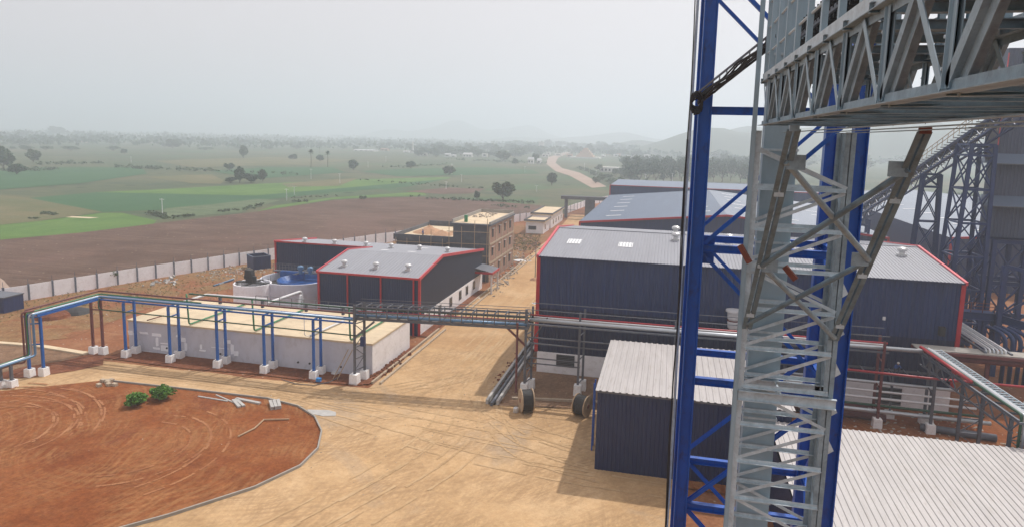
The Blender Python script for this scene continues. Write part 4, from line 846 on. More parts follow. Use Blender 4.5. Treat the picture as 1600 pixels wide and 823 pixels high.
for l_, a, b, r_ in (('upper thick brown pipe on the ground at the plinth', (8, 72.3, 1.2), (21.3, 71.9, 0.9), 0.33), ('lower thick brown pipe on the ground at the plinth', (8, 71.2, 0.75), (21.8, 70.6, 0.6), 0.36), ('black pipe length lying before the end of the slanting rack', (24.5, 69.3, 0.6), (30.6, 68.6, 0.55), 0.34)):
    pipe(l_, [a, b], r_, 'brown' if 'brown' in l_ else 'greysteel', n=16)
# slanting branch coming towards the camera
t = thing('rack_branch', 'pipe and ladder rack branch running from the largest shed towards the low shed', 'pipe rack', (25.5, 62, 8))
def brn(u_, v_, z_): return Vector((u_ + (69.5 - v_) * 0.075, v_, z_))
mb = MB()
for u_ in (23.9, 25.6): mb.ext(brn(u_, 69.8, 7.8), brn(u_, 53.4, 7.8), Hs(0.16, 0.26, 0.03))
mb.build('side_beams', 'greysteel', t); mb = MB()
for i in range(30): mb.bar(brn(24.9, 69.5 - i * 0.55, 8.12), brn(25.65, 69.5 - i * 0.55, 8.12), 0.09, 0.07)
for u_ in (24.9, 25.65): mb.bar(brn(u_, 69.8, 8.12), brn(u_, 53.3, 8.12), 0.06, 0.14)
mb.build('cable_ladder', 'galv_light', t); mb = MB()
for i in range(9): mb.bar(brn(23.9, 69.4 - i * 2.0, 7.7), brn(25.6, 69.4 - i * 2.0, 7.7), 0.12, 0.16)
mb.build('cross_members', 'greysteel', t)
mb = MB()
for i in range(8): mb.bar(brn(23.9, 69.4 - i * 2.0, 7.7), brn(23.9, 68.4 - i * 2.0, 6.7), 0.09); mb.bar(brn(23.9, 67.4 - i * 2.0, 7.7), brn(23.9, 68.4 - i * 2.0, 6.7), 0.09)
mb.bar(brn(23.9, 69.4, 6.7), brn(23.9, 54, 6.7), 0.12); mb.build('lower_truss', 'greysteel', t)
pipe('red pipe on the slanting rack branch ending halfway', [brn(24.05, 70, 8.2), brn(24.05, 60.5, 8.2)], 0.15, 'redpipe')
for k_, (u_, r_, m_, l_) in enumerate(((24.3, 0.10, 'green_dark', 'dark green pipe on the slanting branch dropping at its near end'), (24.5, 0.09, 'silver', 'silver pipe on the slanting branch dropping at its near end'), (24.72, 0.08, 'whitepipe', 'thin pale pipe on the slanting branch dropping at its near end'))):
    pipe(l_, [brn(u_, 70, 8.15), brn(u_, 53.9 - k_ * .1, 8.15), brn(u_, 53.9 - k_ * .1, 0.3)], r_, m_)
t = lattice_leg('grey lattice tower at the near end of the slanting rack branch', [(25.1, 54.4), (26.8, 54.4)], 7.8, 'greysteel', 0.4)
t = lattice_leg('grey lattice tower halfway along the slanting rack branch', [(24.6, 61.6), (26.2, 61.6)], 7.7, 'greysteel', 0.4)
for i in range(6): MB().bar((25.4, 54.2, 2.2 + i * 0.9), (27.6, 54.0, 2.2 + i * 0.9), 0.06).build('bracket', 'galv_light', t)
# grated walkway rack going right from the branch start
t = thing('rack_walkway', 'grated walkway rack going right past the end of the largest shed', 'pipe rack', (34, 71, 7))
MB().box(24, 46, 70.6, 72.4, 7.75, 7.85).build('grating', 'concrete', t)
MB().bar((24, 70.5, 7.6), (46, 70.5, 7.6), 0.16, 0.3).bar((24, 72.5, 7.6), (46, 72.5, 7.6), 0.16, 0.3).build('side_beams', 'brown', t)
for x in (30.4, 37.2, 43): MB().ext((x, 71.5, 0), (x, 71.5, 7.6), Hs(0.3, 0.3, 0.03), (0, 1, 0)).build('column', 'brown' if x < 31 else 'greysteel', t)
pipe('thick brown pipe hanging under the grated walkway', [(26, 71, 7.1), (46, 71, 7.0)], 0.28, 'brown', n=14)
# sloping pipe bundle by the shed's right end
for i in range(6):
    pipe(['first', 'second', 'third', 'fourth', 'fifth', 'sixth'][i] + ' pale pipe counted from the left in the bundle right of the largest shed', [(30.1 + i * 0.33, 88.5, 8.15), (30.1 + i * 0.33, 71.4, 8.15), (30.1 + i * 0.33, 71.2, 7.2)], 0.085, 'whitepipe' if i % 2 else 'silver')
rail('outer beam under the pale pipe bundle', [(29.9, 88.5, 7.9), (29.9, 71, 7.9)], 0.2, 'greysteel'); rail('inner beam under the pale pipe bundle', [(32.1, 88.5, 7.9), (32.1, 71, 7.9)], 0.2, 'greysteel')
rail('diagonal strut below the pale pipe bundle', [(29.9, 84, 5.6), (29.9, 72.5, 7.5)], 0.14, 'brown')
# big white duct loops at the right edge
pipe('large white duct loop at the right edge', [(32.4, 68.0, 0.3), (32.4, 68.0, 4.8), (44, 68.4, 4.8)], 0.34, 'whitepipe', bend=0.9, n=16)
pipe('slender white duct loop rising inside the right edge', [(33.9, 66.8, 0.3), (33.9, 66.8, 5.9), (44, 67.0, 5.9)], 0.16, 'whitepipe', bend=0.5)
pipe('grey pipe loop low at the right edge', [(34.6, 66.4, 0.3), (34.6, 66.4, 3.2), (44, 66.8, 3.2)], 0.13, 'greysteel')
pipe('second grey pipe loop low at the right edge', [(35.4, 66.0, 0.3), (35.4, 66.0, 2.7), (44, 66.4, 2.7)], 0.13, 'silver')
for i in range(4):
    x = 37.2 + i * 0.75; pipe(['leftmost', 'second', 'third', 'rightmost'][i] + ' of four dark blue hooked pipes under the hopper steelwork', [(x, 84, 1.0), (x, 84, 6.6), (x - 1.2, 86, 7.0)], 0.22, 'blue_far', bend=1.2, n=12)

# ------------------------------------------------------------------ hopper building, its steel and the conveyor
t = thing('hopper_building', 'tall grey-blue clad building with two sloping canopies at the right edge', 'building', (52, 108, 0))
SX, SV = 40.6, 100.0
MB().corr((SX, SV, 15.6), (1, 0, 0), 24, (0, 0, 1), 24, (0, -1, 0), 0.4, 0.04).build('front_cladding', 'clad_hopper', t)
mb = MB().add([(SX, SV, 15.6), (SX, SV + 2.5, 15.6), (SX, SV + 2.5, 39.6), (SX, SV, 39.6), (SX + 24, SV, 15.6), (SX + 24, SV + 2.5, 15.6), (SX + 24, SV + 2.5, 39.6), (SX + 24, SV, 39.6)], [(0, 1, 2, 3), (4, 5, 6, 7), (1, 5, 6, 2), (0, 4, 5, 1), (3, 2, 6, 7)]); mb.build('rear_cladding', 'clad_hopper', t)
for z_ in (26.4, 21.0):
    MB().add([(SX - 0.05, SV - 0.1, z_), (SX + 24, SV - 0.1, z_), (SX + 24, SV - 1.6, z_ - 1.25), (SX - 1.2, SV - 1.6, z_ - 1.25), (SX - 1.2, SV + 2.5, z_ - 1.25), (SX - 0.05, SV + 2.5, z_)], [(0, 3, 2, 1), (0, 5, 4, 3)]).build('canopy', 'roof_blue', t)
    MB().bar((SX - 1.2, SV - 1.62, z_ - 1.3), (SX + 24, SV - 1.62, z_ - 1.3), 0.05, 0.14).build('canopy_edge', 'greysteel', t)
MB().box(SX - 0.04, SX + 0.08, SV - 0.12, SV - 0.045, 15.6, 39).build('corner_trim', 'pinkred', t)
t = thing('hopper_support', 'dark blue braced steelwork holding up the hopper building', 'steelwork', (50, 104, 0))
for x in (41.0, 44.6, 49.5, 54, 58.5):
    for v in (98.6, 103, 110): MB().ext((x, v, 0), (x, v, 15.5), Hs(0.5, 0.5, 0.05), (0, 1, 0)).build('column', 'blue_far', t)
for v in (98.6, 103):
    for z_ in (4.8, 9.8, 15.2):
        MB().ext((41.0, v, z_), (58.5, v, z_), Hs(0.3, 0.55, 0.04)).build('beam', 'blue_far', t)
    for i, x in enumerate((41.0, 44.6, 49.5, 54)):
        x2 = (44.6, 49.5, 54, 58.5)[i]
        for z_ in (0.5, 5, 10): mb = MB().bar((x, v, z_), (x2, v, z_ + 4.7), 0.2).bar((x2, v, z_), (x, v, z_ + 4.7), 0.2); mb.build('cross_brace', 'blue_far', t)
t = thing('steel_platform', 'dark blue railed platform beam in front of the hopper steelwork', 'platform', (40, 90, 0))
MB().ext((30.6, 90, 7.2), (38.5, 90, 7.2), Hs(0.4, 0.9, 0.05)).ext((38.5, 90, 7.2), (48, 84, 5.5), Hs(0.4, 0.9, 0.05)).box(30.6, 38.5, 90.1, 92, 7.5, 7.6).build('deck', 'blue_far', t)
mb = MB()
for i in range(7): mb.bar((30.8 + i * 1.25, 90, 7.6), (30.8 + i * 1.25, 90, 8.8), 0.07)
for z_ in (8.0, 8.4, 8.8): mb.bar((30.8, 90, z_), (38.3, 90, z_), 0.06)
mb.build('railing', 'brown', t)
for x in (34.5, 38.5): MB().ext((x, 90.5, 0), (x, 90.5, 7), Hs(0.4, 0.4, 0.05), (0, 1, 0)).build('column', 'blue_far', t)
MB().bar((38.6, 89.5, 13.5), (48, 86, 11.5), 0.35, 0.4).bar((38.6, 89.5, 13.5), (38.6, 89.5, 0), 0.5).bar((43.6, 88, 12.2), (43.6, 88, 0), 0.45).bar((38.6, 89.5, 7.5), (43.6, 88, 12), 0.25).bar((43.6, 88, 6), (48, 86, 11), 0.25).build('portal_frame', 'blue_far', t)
def trestle(label, x0, x1, v0, v1, X0_, X1_, top, step=4.0, portal=False):
    t = thing('conveyor_trestle', label, 'trestle', ((X0_ + X1_) / 2, (v0 + v1) / 2, 0))
    for v in (v0, v1):
        for xa, xb in ((X0_, x0), (X1_, x1)): MB().ext((xa, v, 0), (xb, v, top), Hs(0.42, 0.42, 0.05), (0, 1, 0)).build('leg', 'blue_far', t)
        z_ = 0.3 if not portal else top - 6.2
        while z_ < top - 0.5:
            zt = min(top, z_ + step); f0, f1 = z_ / top, zt / top
            l0, l1, r0_, r1 = lerp(X0_, x0, f0), lerp(X0_, x0, f1), lerp(X1_, x1, f0), lerp(X1_, x1, f1)
            MB().bar((l1, v, zt), (r1, v, zt), 0.28).build('cross_beam', 'blue_far', t)
            if not portal: MB().bar((l0, v, z_), (r1, v, zt), 0.17).bar((r0_, v, z_), (l1, v, zt), 0.13).build('cross_brace', 'blue_far', t)
            z_ = zt + (0 if not portal else 2)
    if not portal:
        for xa, xb in ((X0_, x0), (X1_, x1)):
            z_ = 0.3
            while z_ < top - 0.5:
                zt = min(top, z_ + step); a, b = lerp(xa, xb, z_ / top), lerp(xa, xb, zt / top)
                MB().bar((a, v0, z_), (b, v1, zt), 0.15).bar((a, v1, z_), (b, v0, zt), 0.15).bar((b, v0, zt), (b, v1, zt), 0.2).build('cross_brace', 'blue_far', t); z_ = zt
    return t
def cz(v): return 13.8 + (150.5 - v) * 0.298
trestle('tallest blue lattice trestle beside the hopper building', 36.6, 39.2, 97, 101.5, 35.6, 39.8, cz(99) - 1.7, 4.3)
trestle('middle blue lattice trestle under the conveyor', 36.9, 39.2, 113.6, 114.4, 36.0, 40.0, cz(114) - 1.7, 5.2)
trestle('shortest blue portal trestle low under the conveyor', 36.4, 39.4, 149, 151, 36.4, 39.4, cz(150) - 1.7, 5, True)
t = thing('conveyor_gallery', 'inclined belt conveyor with handrail climbing to the hopper building', 'conveyor', (38, 130, 0))
P0, P1 = Vector((0, 194, cz(194))), Vector((0, 86, cz(86)))
for u_ in (37.0, 39.0):
    o_ = Vector((u_, 0, 0)); mb = MB().bar(P0 + o_ - Vector((0, 0, 1.5)), P1 + o_ - Vector((0, 0, 1.5)), 0.22, 0.25).bar(P0 + o_, P1 + o_, 0.22, 0.35)
    n_ = 54
    for i in range(n_):
        a = P0.lerp(P1, i / n_) + o_; b = P0.lerp(P1, (i + 1) / n_) + o_; mb.bar(a - Vector((0, 0, 1.5)), b, 0.12) if i % 2 else mb.bar(a, b - Vector((0, 0, 1.5)), 0.12)
    mb.build('truss', 'blue_far', t)
mb = MB()
for i in range(100): p = P0.lerp(P1, i / 100); mb.bar(p + Vector((36.3, 0, 0.1)), p + Vector((39.7, 0, 0.1)), 0.35, 0.12)
mb.build('deck_planks', 'greysteel', t)
MB().bar(P0 + Vector((38.2, 0, 0.55)), P1 + Vector((38.2, 0, 0.55)), 1.0, 0.2).build('belt', 'rubber', t)
for u_ in (36.2, 39.8):
    mb = MB()
    for i in range(61): p = P0.lerp(P1, i / 60) + Vector((u_, 0, 0)); mb.bar(p, p + Vector((0, 0, 1.2)), 0.06)
    for z_ in (0.65, 1.2): mb.bar(P0 + Vector((u_, 0, z_)), P1 + Vector((u_, 0, z_)), 0.06)
    mb.build('handrail', 'wood', t)
t = thing('chute', 'dark grey drop chute between tallest trestle and hopper building', 'chute', (39.6, 96, 24))
MB().box(39.4, 40.4, 99.6, 100.8, 26.4, 31).add([(39.4, 99.6, 26.4), (40.4, 99.6, 26.4), (40.4, 100.8, 26.4), (39.4, 100.8, 26.4), (39.7, 99.9, 25.3), (40.1, 99.9, 25.3), (40.1, 100.5, 25.3), (39.7, 100.5, 25.3)], [(0, 1, 5, 4), (1, 2, 6, 5), (2, 3, 7, 6), (3, 0, 4, 7)]).build('body', 'greysteel', t)

# ------------------------------------------------------------------ near blue tower
TF, TB, TL, TR = 19.9, 23.4, 0.82, 4.84
t = thing('blue_tower', 'tall bright blue braced steel tower close to the camera', 'steel tower', ((TL + TR) / 2, (TF + TB) / 2, 0))
for x in (TL, TR):
    for v in (TF, TB): MB().ext((x, v, 0), (x, v, 36), Hs(0.36, 0.36, 0.03), (1, 0, 0)).build('column', 'blue', t)
MB().ext((3.5, TB + 0.02, 0), (3.5, TB + 0.02, 36), Hs(0.14, 0.16, 0.015), (0, 1, 0)).build('column', 'blue', t)
zs = [3.9 * k + 0.4 for k in range(10)]     # 0.4 4.3 8.2 12.1 16.0 19.9 23.8 27.7 ...
def dz_(k, v): return (0.15 if v == TF else 0.31) if k == 7 else (0.2 if v == TF else 0.0)
for k, z_ in enumerate(zs):
    for v in (TF, TB): MB().ext((TL + 0.15, v, z_ + dz_(k, v)), (TR - 0.15, v, z_ + dz_(k, v)), Hs(0.18, 0.22, 0.02)).build('beam', 'blue', t)
    for x in (TL, TR): MB().ext((x, TF + 0.15, z_), (x, TB - 0.15, z_), Hs(0.16, 0.2, 0.02)).build('beam', 'blue', t)
    if k in (3, 6): MB().box(TL + 0.14, TL + 0.50, TF + 0.10, TF + 0.115, z_ - 0.25, z_ + 0.55).build('gusset', 'blue', t); MB().box(TR - 0.45, TR - 0.14, TF + 0.10, TF + 0.115, z_ - 0.2, z_ + 0.5).build('gusset', 'blue', t)
for k in range(9):
    za, zb = zs[k] + 0.2, zs[k + 1] + 0.0; fl = (k % 2 == 0)      # bay 23.8-27.7 is k=6: low left to high right
    for v in (TF + 0.04, TB - 0.04):
        a, b = ((TL + 0.15, v, za), (TR - 0.15, v, zb)) if fl else ((TL + 0.15, v, zb), (TR - 0.15, v, za))
        MB().ext(a, b, Cs(0.10, 0.15, 0.012), (0, 1, 0)).build('brace', 'blue', t)
    for x in (TL, TR):
        a, b = ((x, TF + .15, za), (x, TB - .15, zb)) if not fl else ((x, TF + .15, zb), (x, TB - .15, za))
        MB().ext(a, b, Ls(0.12, 0.012), (1, 0, 0)).build('brace', 'blue', t)
mb = MB().box(TL - 0.42, TL - 0.22, TF - 0.16, TF - 0.13, 15, 36)
t2 = tag(MB().pipe([(TL - 0.36, TF + 0.55, 10), (TL - 0.34, TF + 0.55, 19), (TL - 0.37, TF + 0.55, 24), (TL - 0.35, TF + 0.55, 29), (TL - 0.36, TF + 0.55, 36)], 0.04, 8).build('conduit', 'galv_light'), 'pale conduit strapped to the left edge of the blue tower', 'conduit')
for k, (dx, r_) in enumerate(((-0.40, 0.022), (-0.42, 0.016))):
    pts = [(TL + dx + 0.025 * math.sin(i * 1.3 + k), TF + 0.5 + 0.03 * math.sin(i * 2 + k * 3), 14 + i * 1.45) for i in range(10 if k == 0 else 15)]
    tag(MB().tube(pts, r_, 6).build('cable', 'rubber'), ['thick black cable running down the left edge of the blue tower', 'thin black cable running up the left edge of the blue tower'][k], 'cable')
# black cable bundle and tray between blue tower and galvanised gantry
t = thing('cable_tray', 'dark ladder tray with sagging black cables from blue tower to galvanised gantry', 'cable tray', (1.5, 18.9, 28.5))
E0, E1 = Vector((0.62, 19.6, 28.0)), Vector((2.25, 18.0, 29.35))
mb = MB()
for o_ in (Vector((0, 0, 0)), Vector((0, 0, 0.34))): mb.bar(E0 + o_, E1 + o_, 0.035, 0.05)
for i in range(11): p = E0.lerp(E1, i / 10); mb.bar(p, p + Vector((0, 0, 0.34)), 0.03)
mb.build('ladder', 'greysteel', t); mb = MB(); rnd = random.Random(2)
for k in range(7):
    ph = rnd.uniform(0, 6); b_ = rnd.uniform(0.0, 0.24); mb.tube([E0.lerp(E1, i / 9) + Vector((0.03 * math.sin(i + ph), -0.04 - 0.01 * k, b_ + 0.035 * math.sin(1.7 * i + ph))) for i in range(10)], 0.024, 6)
mb.build('cables', 'rubber', t); mb = MB()
for k in range(10):
    ph = rnd.uniform(0, 6); pts = []
    for i in range(12):
        a_ = ph + i * 0.85; pts.append(E0 + Vector((0.05 + 0.16 * math.cos(a_) - 0.1, -0.22 + 0.08 * math.sin(a_ * 1.3), 0.02 + 0.22 * math.sin(a_) + 0.02 * i - 0.1)))
    mb.tube(pts, 0.02, 6)
mb.build('cable_coil', 'rubber', t)

# ------------------------------------------------------------------ galvanised tower with duct
GL, GR, GF, GB = 2.1, 4.15, 17.9, 18.85
t = thing('duct', 'tall pale galvanised sheet duct rising behind the lattice tower', 'duct', (2.8, 19.2, 0))
mb = MB(); z_ = 0
while z_ < 35: mb.box(2.32, 3.16, 19.0, 19.45, z_, z_ + 2.42); z_ += 2.44
mb.build('casing', 'galv_sheet', t); mb = MB(); z_ = 2.43
while z_ < 35: mb.box(2.29, 3.19, 18.97, 19.48, z_ - 0.03, z_ + 0.03); z_ += 2.44
mb.build('flanges', 'galv_light', t)
t = thing('lattice_tower', 'galvanised lattice tower with close ladder-like rungs', 'steel tower', (3.1, 18.4, 0))
for x, sx in ((GL, 1), (GR, -1)):
    for v, sv in ((GF, 1), (GB, -1)):
        mb = MB().ext((x, v, 0), (x, v, 27.3), Ls(0.13, 0.012, sx, sv), (0, 1, 0)); 
        if x == GR: mb.ext((x + 0.02, v, 0), (x + 0.02, v, 27.3), Ls(0.13, 0.012, 1, sv), (0, 1, 0))
        mb.build('column', 'galv', t)
for v in (GF + 0.02, GB - 0.02): MB().box(GL - 0.12, GL + 0.02, v - 0.05, v + 0.05, 0, 27.3).build('column', 'galv_light', t)
MB().ext((GL - 0.12, GF - 0.02, 0), (GL - 0.12, GF - 0.02, 33), Cs(0.10, 0.15, 0.012), (0, 1, 0)).build('edge_channel', 'galv_sheet', t)
st = 1.02; nb = 26
for face, v in (('front', GF - 0.01), ('rear', GB + 0.01)):
    for k in range(nb):
        z_ = 0.35 + k * st
        MB().ext((GL, v, z_), (GR, v, z_), Ls(0.095, 0.009), (0, 0, 1)).build('rung', 'galv_light', t)  # paler steel: the rungs' sunlit look put into the colour
        if k % 2 == 0 or k > 12: 
            a, b = ((GL, v, z_ + 0.06), (GR, v, z_ + st - 0.06)) if (k // 1) % 3 != 1 else ((GL, v, z_ + st - 0.06), (GR, v, z_ + 0.06))
            MB().ext(a, b, Ls(0.085, 0.008), (0, 1, 0)).build('diagonal', 'galv_light', t)
for k in range(0, nb, 2):
    z_ = 0.35 + k * st
    for x in (GL, GR): MB().ext((x, GF, z_), (x, GB, z_ + st), Ls(0.06, 0.007), (1, 0, 0)).build('side_diagonal', 'galv', t)
MB().ext((GL - 0.1, GF - 0.05, 20.55), (GR + 0.2, GF - 0.05, 20.55), Cs(0.1, 0.26, 0.012)).ext((GL - 0.1, GB, 20.55), (GR + 0.2, GB, 20.55), Cs(0.1, 0.26, 0.012)).ext((3.0, GF, 20.62), (3.0, GB, 20.62), Ls(0.08)).build('tie_channel', 'galv_light', t)
for k in range(5): MB().add([(GR + 0.13, GF - 0.02, 19.2 + k * 1.02), (GR + 0.13, GF - 0.02, 19.55 + k * 1.02), (GR + 0.26, GF - 0.02, 19.3 + k * 1.02), (GR + 0.13, GF, 19.2 + k * 1.02), (GR + 0.13, GF, 19.55 + k * 1.02), (GR + 0.26, GF, 19.3 + k * 1.02)], [(0, 1, 2), (5, 4, 3), (0, 2, 5, 3), (1, 0, 3, 4), (2, 1, 4, 5)]).build('cleat', 'galv_light', t)
# inclined supports
t = thing('inclined_support', 'pair of inclined galvanised struts with cross bracing under the gantry', 'strut frame', (3.1, 15.5, 24.8))
S = {}
for nm, x, top, bot in (('l', GL, (GL, 13.15, 27.25), (GL, 17.85, 22.3)), ('r', GR, (GR, 12.95, 27.25), (GR, 17.8, 22.2))):
    a, b = Vector(top), Vector(bot); S[nm] = (a, b)
    for dx, s_ in ((-0.02, -1), (0.02, 1)):
        MB().ext(a + Vector((dx, 0, 0)), b + Vector((dx, 0, 0)), Ls(0.10, 0.012, s_, 1), (0, 1, 0)).build('strut', 'galv_shaded', t)
    for q in (0.25, 0.6, 0.9): p = a.lerp(b, q); MB().bar(p - Vector((0.09, 0, 0)), p + Vector((0.09, 0, 0)), 0.05, 0.12).build('batten', 'galv_light', t)
    MB().box(a.x - 0.08, a.x + 0.08, a.y - 0.08, a.y + 0.08, a.z - 0.03, a.z + 0.08).build('cap_block', 'rust' if nm == 'r' else 'galv', t)
def sp(s_, q): a, b = S[s_]; return a.lerp(b, q)
for a, b, q1, q2 in (('l', 'r', 0.12, 0.52), ('r', 'l', 0.13, 0.60), ('l', 'r', 0.60, 0.98), ('r', 'l', 0.52, 0.96)):
    MB().tube([sp(a, q1), sp(b, q2)], 0.062, 12).build('cross_brace', 'galv' if a == 'l' else 'galv_shaded', t)
for s_, q in (('l', 0.12), ('r', 0.13), ('l', 0.6), ('r', 0.52)):
    p = sp(s_, q); sg = 1 if s_ == 'l' else -1
    MB().box(min(p.x, p.x + sg * 0.34), max(p.x, p.x + sg * 0.34), p.y - 0.014, p.y, p.z - 0.14, p.z + 0.14).build('gusset', 'galv', t)
for l_, a, b in (('rusty red timber clamp leaning at the left column of the lattice tower', (1.78, 17.75, 24.45), (2.02, 17.6, 24.05)), ('second rusty red clamp beside the strut\'s lower gusset', (2.62, 16.2, 24.25), (2.86, 16.1, 23.98))):
    tag(MB().bar(a, b, 0.10, 0.12).build('clamp', 'rust'), l_, 'clamp')

# ------------------------------------------------------------------ galvanised gantry overhead
t = thing('gantry', 'overhead galvanised truss gantry passing close above at the upper right', 'gantry', (3.1, 8, 27.4))
ZA, ZB = 27.42, 28.46; VE, VN = 17.9, -3.0
for u_, sg in ((GL, 1), (GR, -1)):
    MB().ext((u_, VE, ZA), (u_, VN, ZA), Ls(0.11, 0.010, -1, 1)).ext((u_ + .012, VE, ZA), (u_ + .012, VN, ZA), Ls(0.11, 0.010, 1, 1)).build('bottom_chord', 'galv', t)
    MB().ext((u_, VE, ZB), (u_, VN, ZB), Ls(0.11, 0.010, -1, -1)).ext((u_ + .012, VE, ZB), (u_ + .012, VN, ZB), Ls(0.11, 0.010, 1, -1)).build('top_chord', 'galv', t)
    MB().box(u_ - 0.05, u_ - 0.035, VN, VE, ZB + 0.005, ZB + 0.2).build('toe_plate', 'galv_light', t)
BP = 1.77; nodes = [16.78 - BP * k for k in range(12)]
for u_ in (GL, GR):
    for v in nodes:
        for dx, s_ in ((-0.022, -1), (0.034, 1)):
            MB().ext((u_ + dx, v - BP / 2, ZB - 0.04), (u_ + dx, v - 0.06, ZA + 0.04), Ls(0.115, 0.010, s_, 1), (1, 0, 0)).build('diagonal', 'galv', t)
            MB().ext((u_ + dx, v, ZA + 0.04), (u_ + dx, v, ZB - 0.04), Ls(0.085, 0.009, s_, -1), (0, 1, 0)).build('vertical', 'galv_sheet', t)
        MB().ext((u_ - 0.03, v + BP / 2, ZB - 0.04), (u_ - 0.03, v + 0.04, ZA + 0.05), [(-0.045, -0.005), (0.045, -0.005), (0.045, 0.005), (-0.045, 0.005)], (1, 0, 0)).build('diagonal', 'galv_sheet', t)
        mb = MB()
        for z_ in (ZA + .2, ZA + .45, ZA + .75): mb.tube([(u_ - 0.05, v + 0.03, z_), (u_ - 0.035, v + 0.03, z_)], 0.016, 6)
        mb.build('bolts', 'galv_light', t)
for i in range(36):
    v = VE - 0.1 - i * 0.59
    MB().ext((GL + 0.02, v, ZA + 0.056), (GR - 0.01, v, ZA + 0.056), Cs(0.06, 0.10, 0.007)).build('bottom_joist', 'galv', t)
    if i % 2 == 0: MB().ext((GL - 0.1, v, ZB + 0.02), (GR + 0.1, v, ZB + 0.02), Cs(0.07, 0.12, 0.008)).build('top_joist', 'galv', t)
for v in nodes: MB().ext((GL, v, ZA - 0.02), (GR, v - BP / 2, ZA - 0.02), Ls(0.06, 0.007)).build('plan_brace', 'galv', t)
# floor strips, grated: gaps show the sky
mb = MB(); v = VN
while v < VE - 0.3:
    if int((v + 40) / 0.36) % 7 != 3: mb.box(GL + 0.45, GR - 0.1, v, v + 0.30, ZB + 0.09, ZB + 0.105)
    v += 0.36
mb.build('floor_plates', 'galv', t)
mb = MB()
for u_ in (GL + 0.5, GL + 1.1, GL + 1.7): mb.box(u_, u_ + 0.12, VN, VE, ZA - 0.16, ZA - 0.15)
mb.build('underside_runners', 'galv', t)
for u_, side_ in ((GL, 0), (GR, 1)):
    for i in range(20):
        v = VE - 0.02 if i == 0 else 18.27 - i * 1.152
        if v < -2.5: break
        MB().ext((u_ - 0.03, v, ZB), (u_ - 0.03, v, 31.6), Cs(0.09, 0.11, 0.008, -1 if side_ == 0 else 1), (0, 1, 0)).build('post', 'galv_sheet', t)
for u_ in (GL + 0.03, GR + 0.08):
    for z_ in (29.15, 29.75, 30.35, 30.95, 31.5): MB().tube([(u_, VE, z_), (u_, VN, z_)], 0.024, 8).build('girt', 'galv_light', t)
t = thing('roller_conveyor', 'dark conveyor rollers seen through the side of the overhead gantry', 'conveyor', (3.0, 8, 29.300))
mb = MB().bar((2.75, VE, 29.480), (2.75, VN, 29.480), 0.06, 0.10).bar((3.75, VE, 29.480), (3.75, VN, 29.480), 0.06, 0.10); mb.build('stringers', 'greysteel', t)
mb = MB(); v = VE - 0.15
while v > VN + .2:
    mb.tube([(2.72, v, 29.780), (3.0, v, 29.620)], 0.05, 8).tube([(3.02, v, 29.620), (3.5, v, 29.620)], 0.05, 8).tube([(3.52, v, 29.620), (3.8, v, 29.780)], 0.05, 8)
    mb.tube([(2.75, v + 0.1, 29.360), (3.75, v + 0.1, 29.360)], 0.045, 8); mb.bar((2.72, v, 29.480), (2.72, v, 29.820), 0.03); v -= 0.30
mb.build('rollers', 'rubber', t)
MB().box(2.8, 3.7, VN, VE, 29.685, 29.700).build('belt', 'rubber', t)

# ------------------------------------------------------------------ blue ladder leg at the near shed's side
t = thing('blue_ladder', 'small blue lattice ladder standing at the left side of the off-white roofed shed', 'ladder', (-5.7, 56, 0))
q0, q1 = Vector((-5.45, 56.6, 0)), Vector((-5.45, 57.6, 0))
for q in (q0, q1): MB().bar(q, q + Vector((0, 0, 6.2)), 0.12).build('stile', 'blue', t)
mb = MB()
for i in range(9): mb.bar(q0 + Vector((0, 0, 0.4 + i * 0.66)), q1 + Vector((0, 0, 0.4 + i * 0.66)), 0.07); mb.bar(q0 + Vector((0, 0, 0.4 + i * 0.66)), q1 + Vector((0, 0, 1.0 + i * 0.6)), 0.05)
mb.build('rungs', 'blue', t)

# ------------------------------------------------------------------ cable drums, drain, small stuff
def drum(label, c, ang, r_=1.15, wd=1.15):
    t = thing('cable_drum', label, 'cable drum', (c[0], c[1], 0)); ax = Vector((math.cos(ang), math.sin(ang), 0)); ctr = Vector((c[0], c[1], r_ + 0.12))
    for s_ in (-1, 1):
        p = ctr + ax * s_ * wd / 2; MB().tube([p - ax * 0.05, p + ax * 0.05], r_, 36).build('flange', 'wood', t)
        MB().tube([p + ax * s_ * 0.05, p + ax * s_ * 0.09], 0.2, 16).build('hub', 'rust', t)
    mb = MB()
    for i in range(11): p = ctr + ax * (-wd / 2 + 0.09 + (wd - 0.2) * i / 10); mb.tube([p - ax * 0.045, p, p + ax * 0.045], r_ * (0.90 + 0.02 * (i % 2)), 32)
    mb.build('cable_winding', 'rubber', t); return t
q = at(819, 649); drum('wooden cable drum with black cable below the road bridge end', (q.x, q.y + 0.9), R(24))
q = at(909, 655); drum('second cable drum beside the navy shed\'s left corner', (q.x - 0.1, q.y + 0.8), R(-20), 1.05, 1.2)
tag(MB().lathe((at(806, 645).x, at(806, 645).y, 0.12), [(0.05, 0), (0.28, 0.02), (0.28, 0.42), (0.2, 0.5), (0.02, 0.5)], 14).build('paint_bucket', 'vent'), 'small pale bucket on the ground by the cable drum', 'bucket')
t = thing('drain_channel', 'long raised concrete drain channel along the right side of the road', 'drain', (-16.4, 80, 0))
for x in (-16.95, -15.85): MB().box(x - 0.13, x + 0.13, 64, 100, 0, 0.62).build('side_wall', 'plank', t)
MB().box(-16.8, -16.0, 64, 100, 0.05, 0.16).build('floor', 'void', t)
tag(MB().tube([(-16.4, 63.6, 0.3), (-16.4, 99, 0.3)], 0.17, 12).build('buried_pipe', 'greysteel'), 'dark pipe lying inside the drain channel', 'pipe')
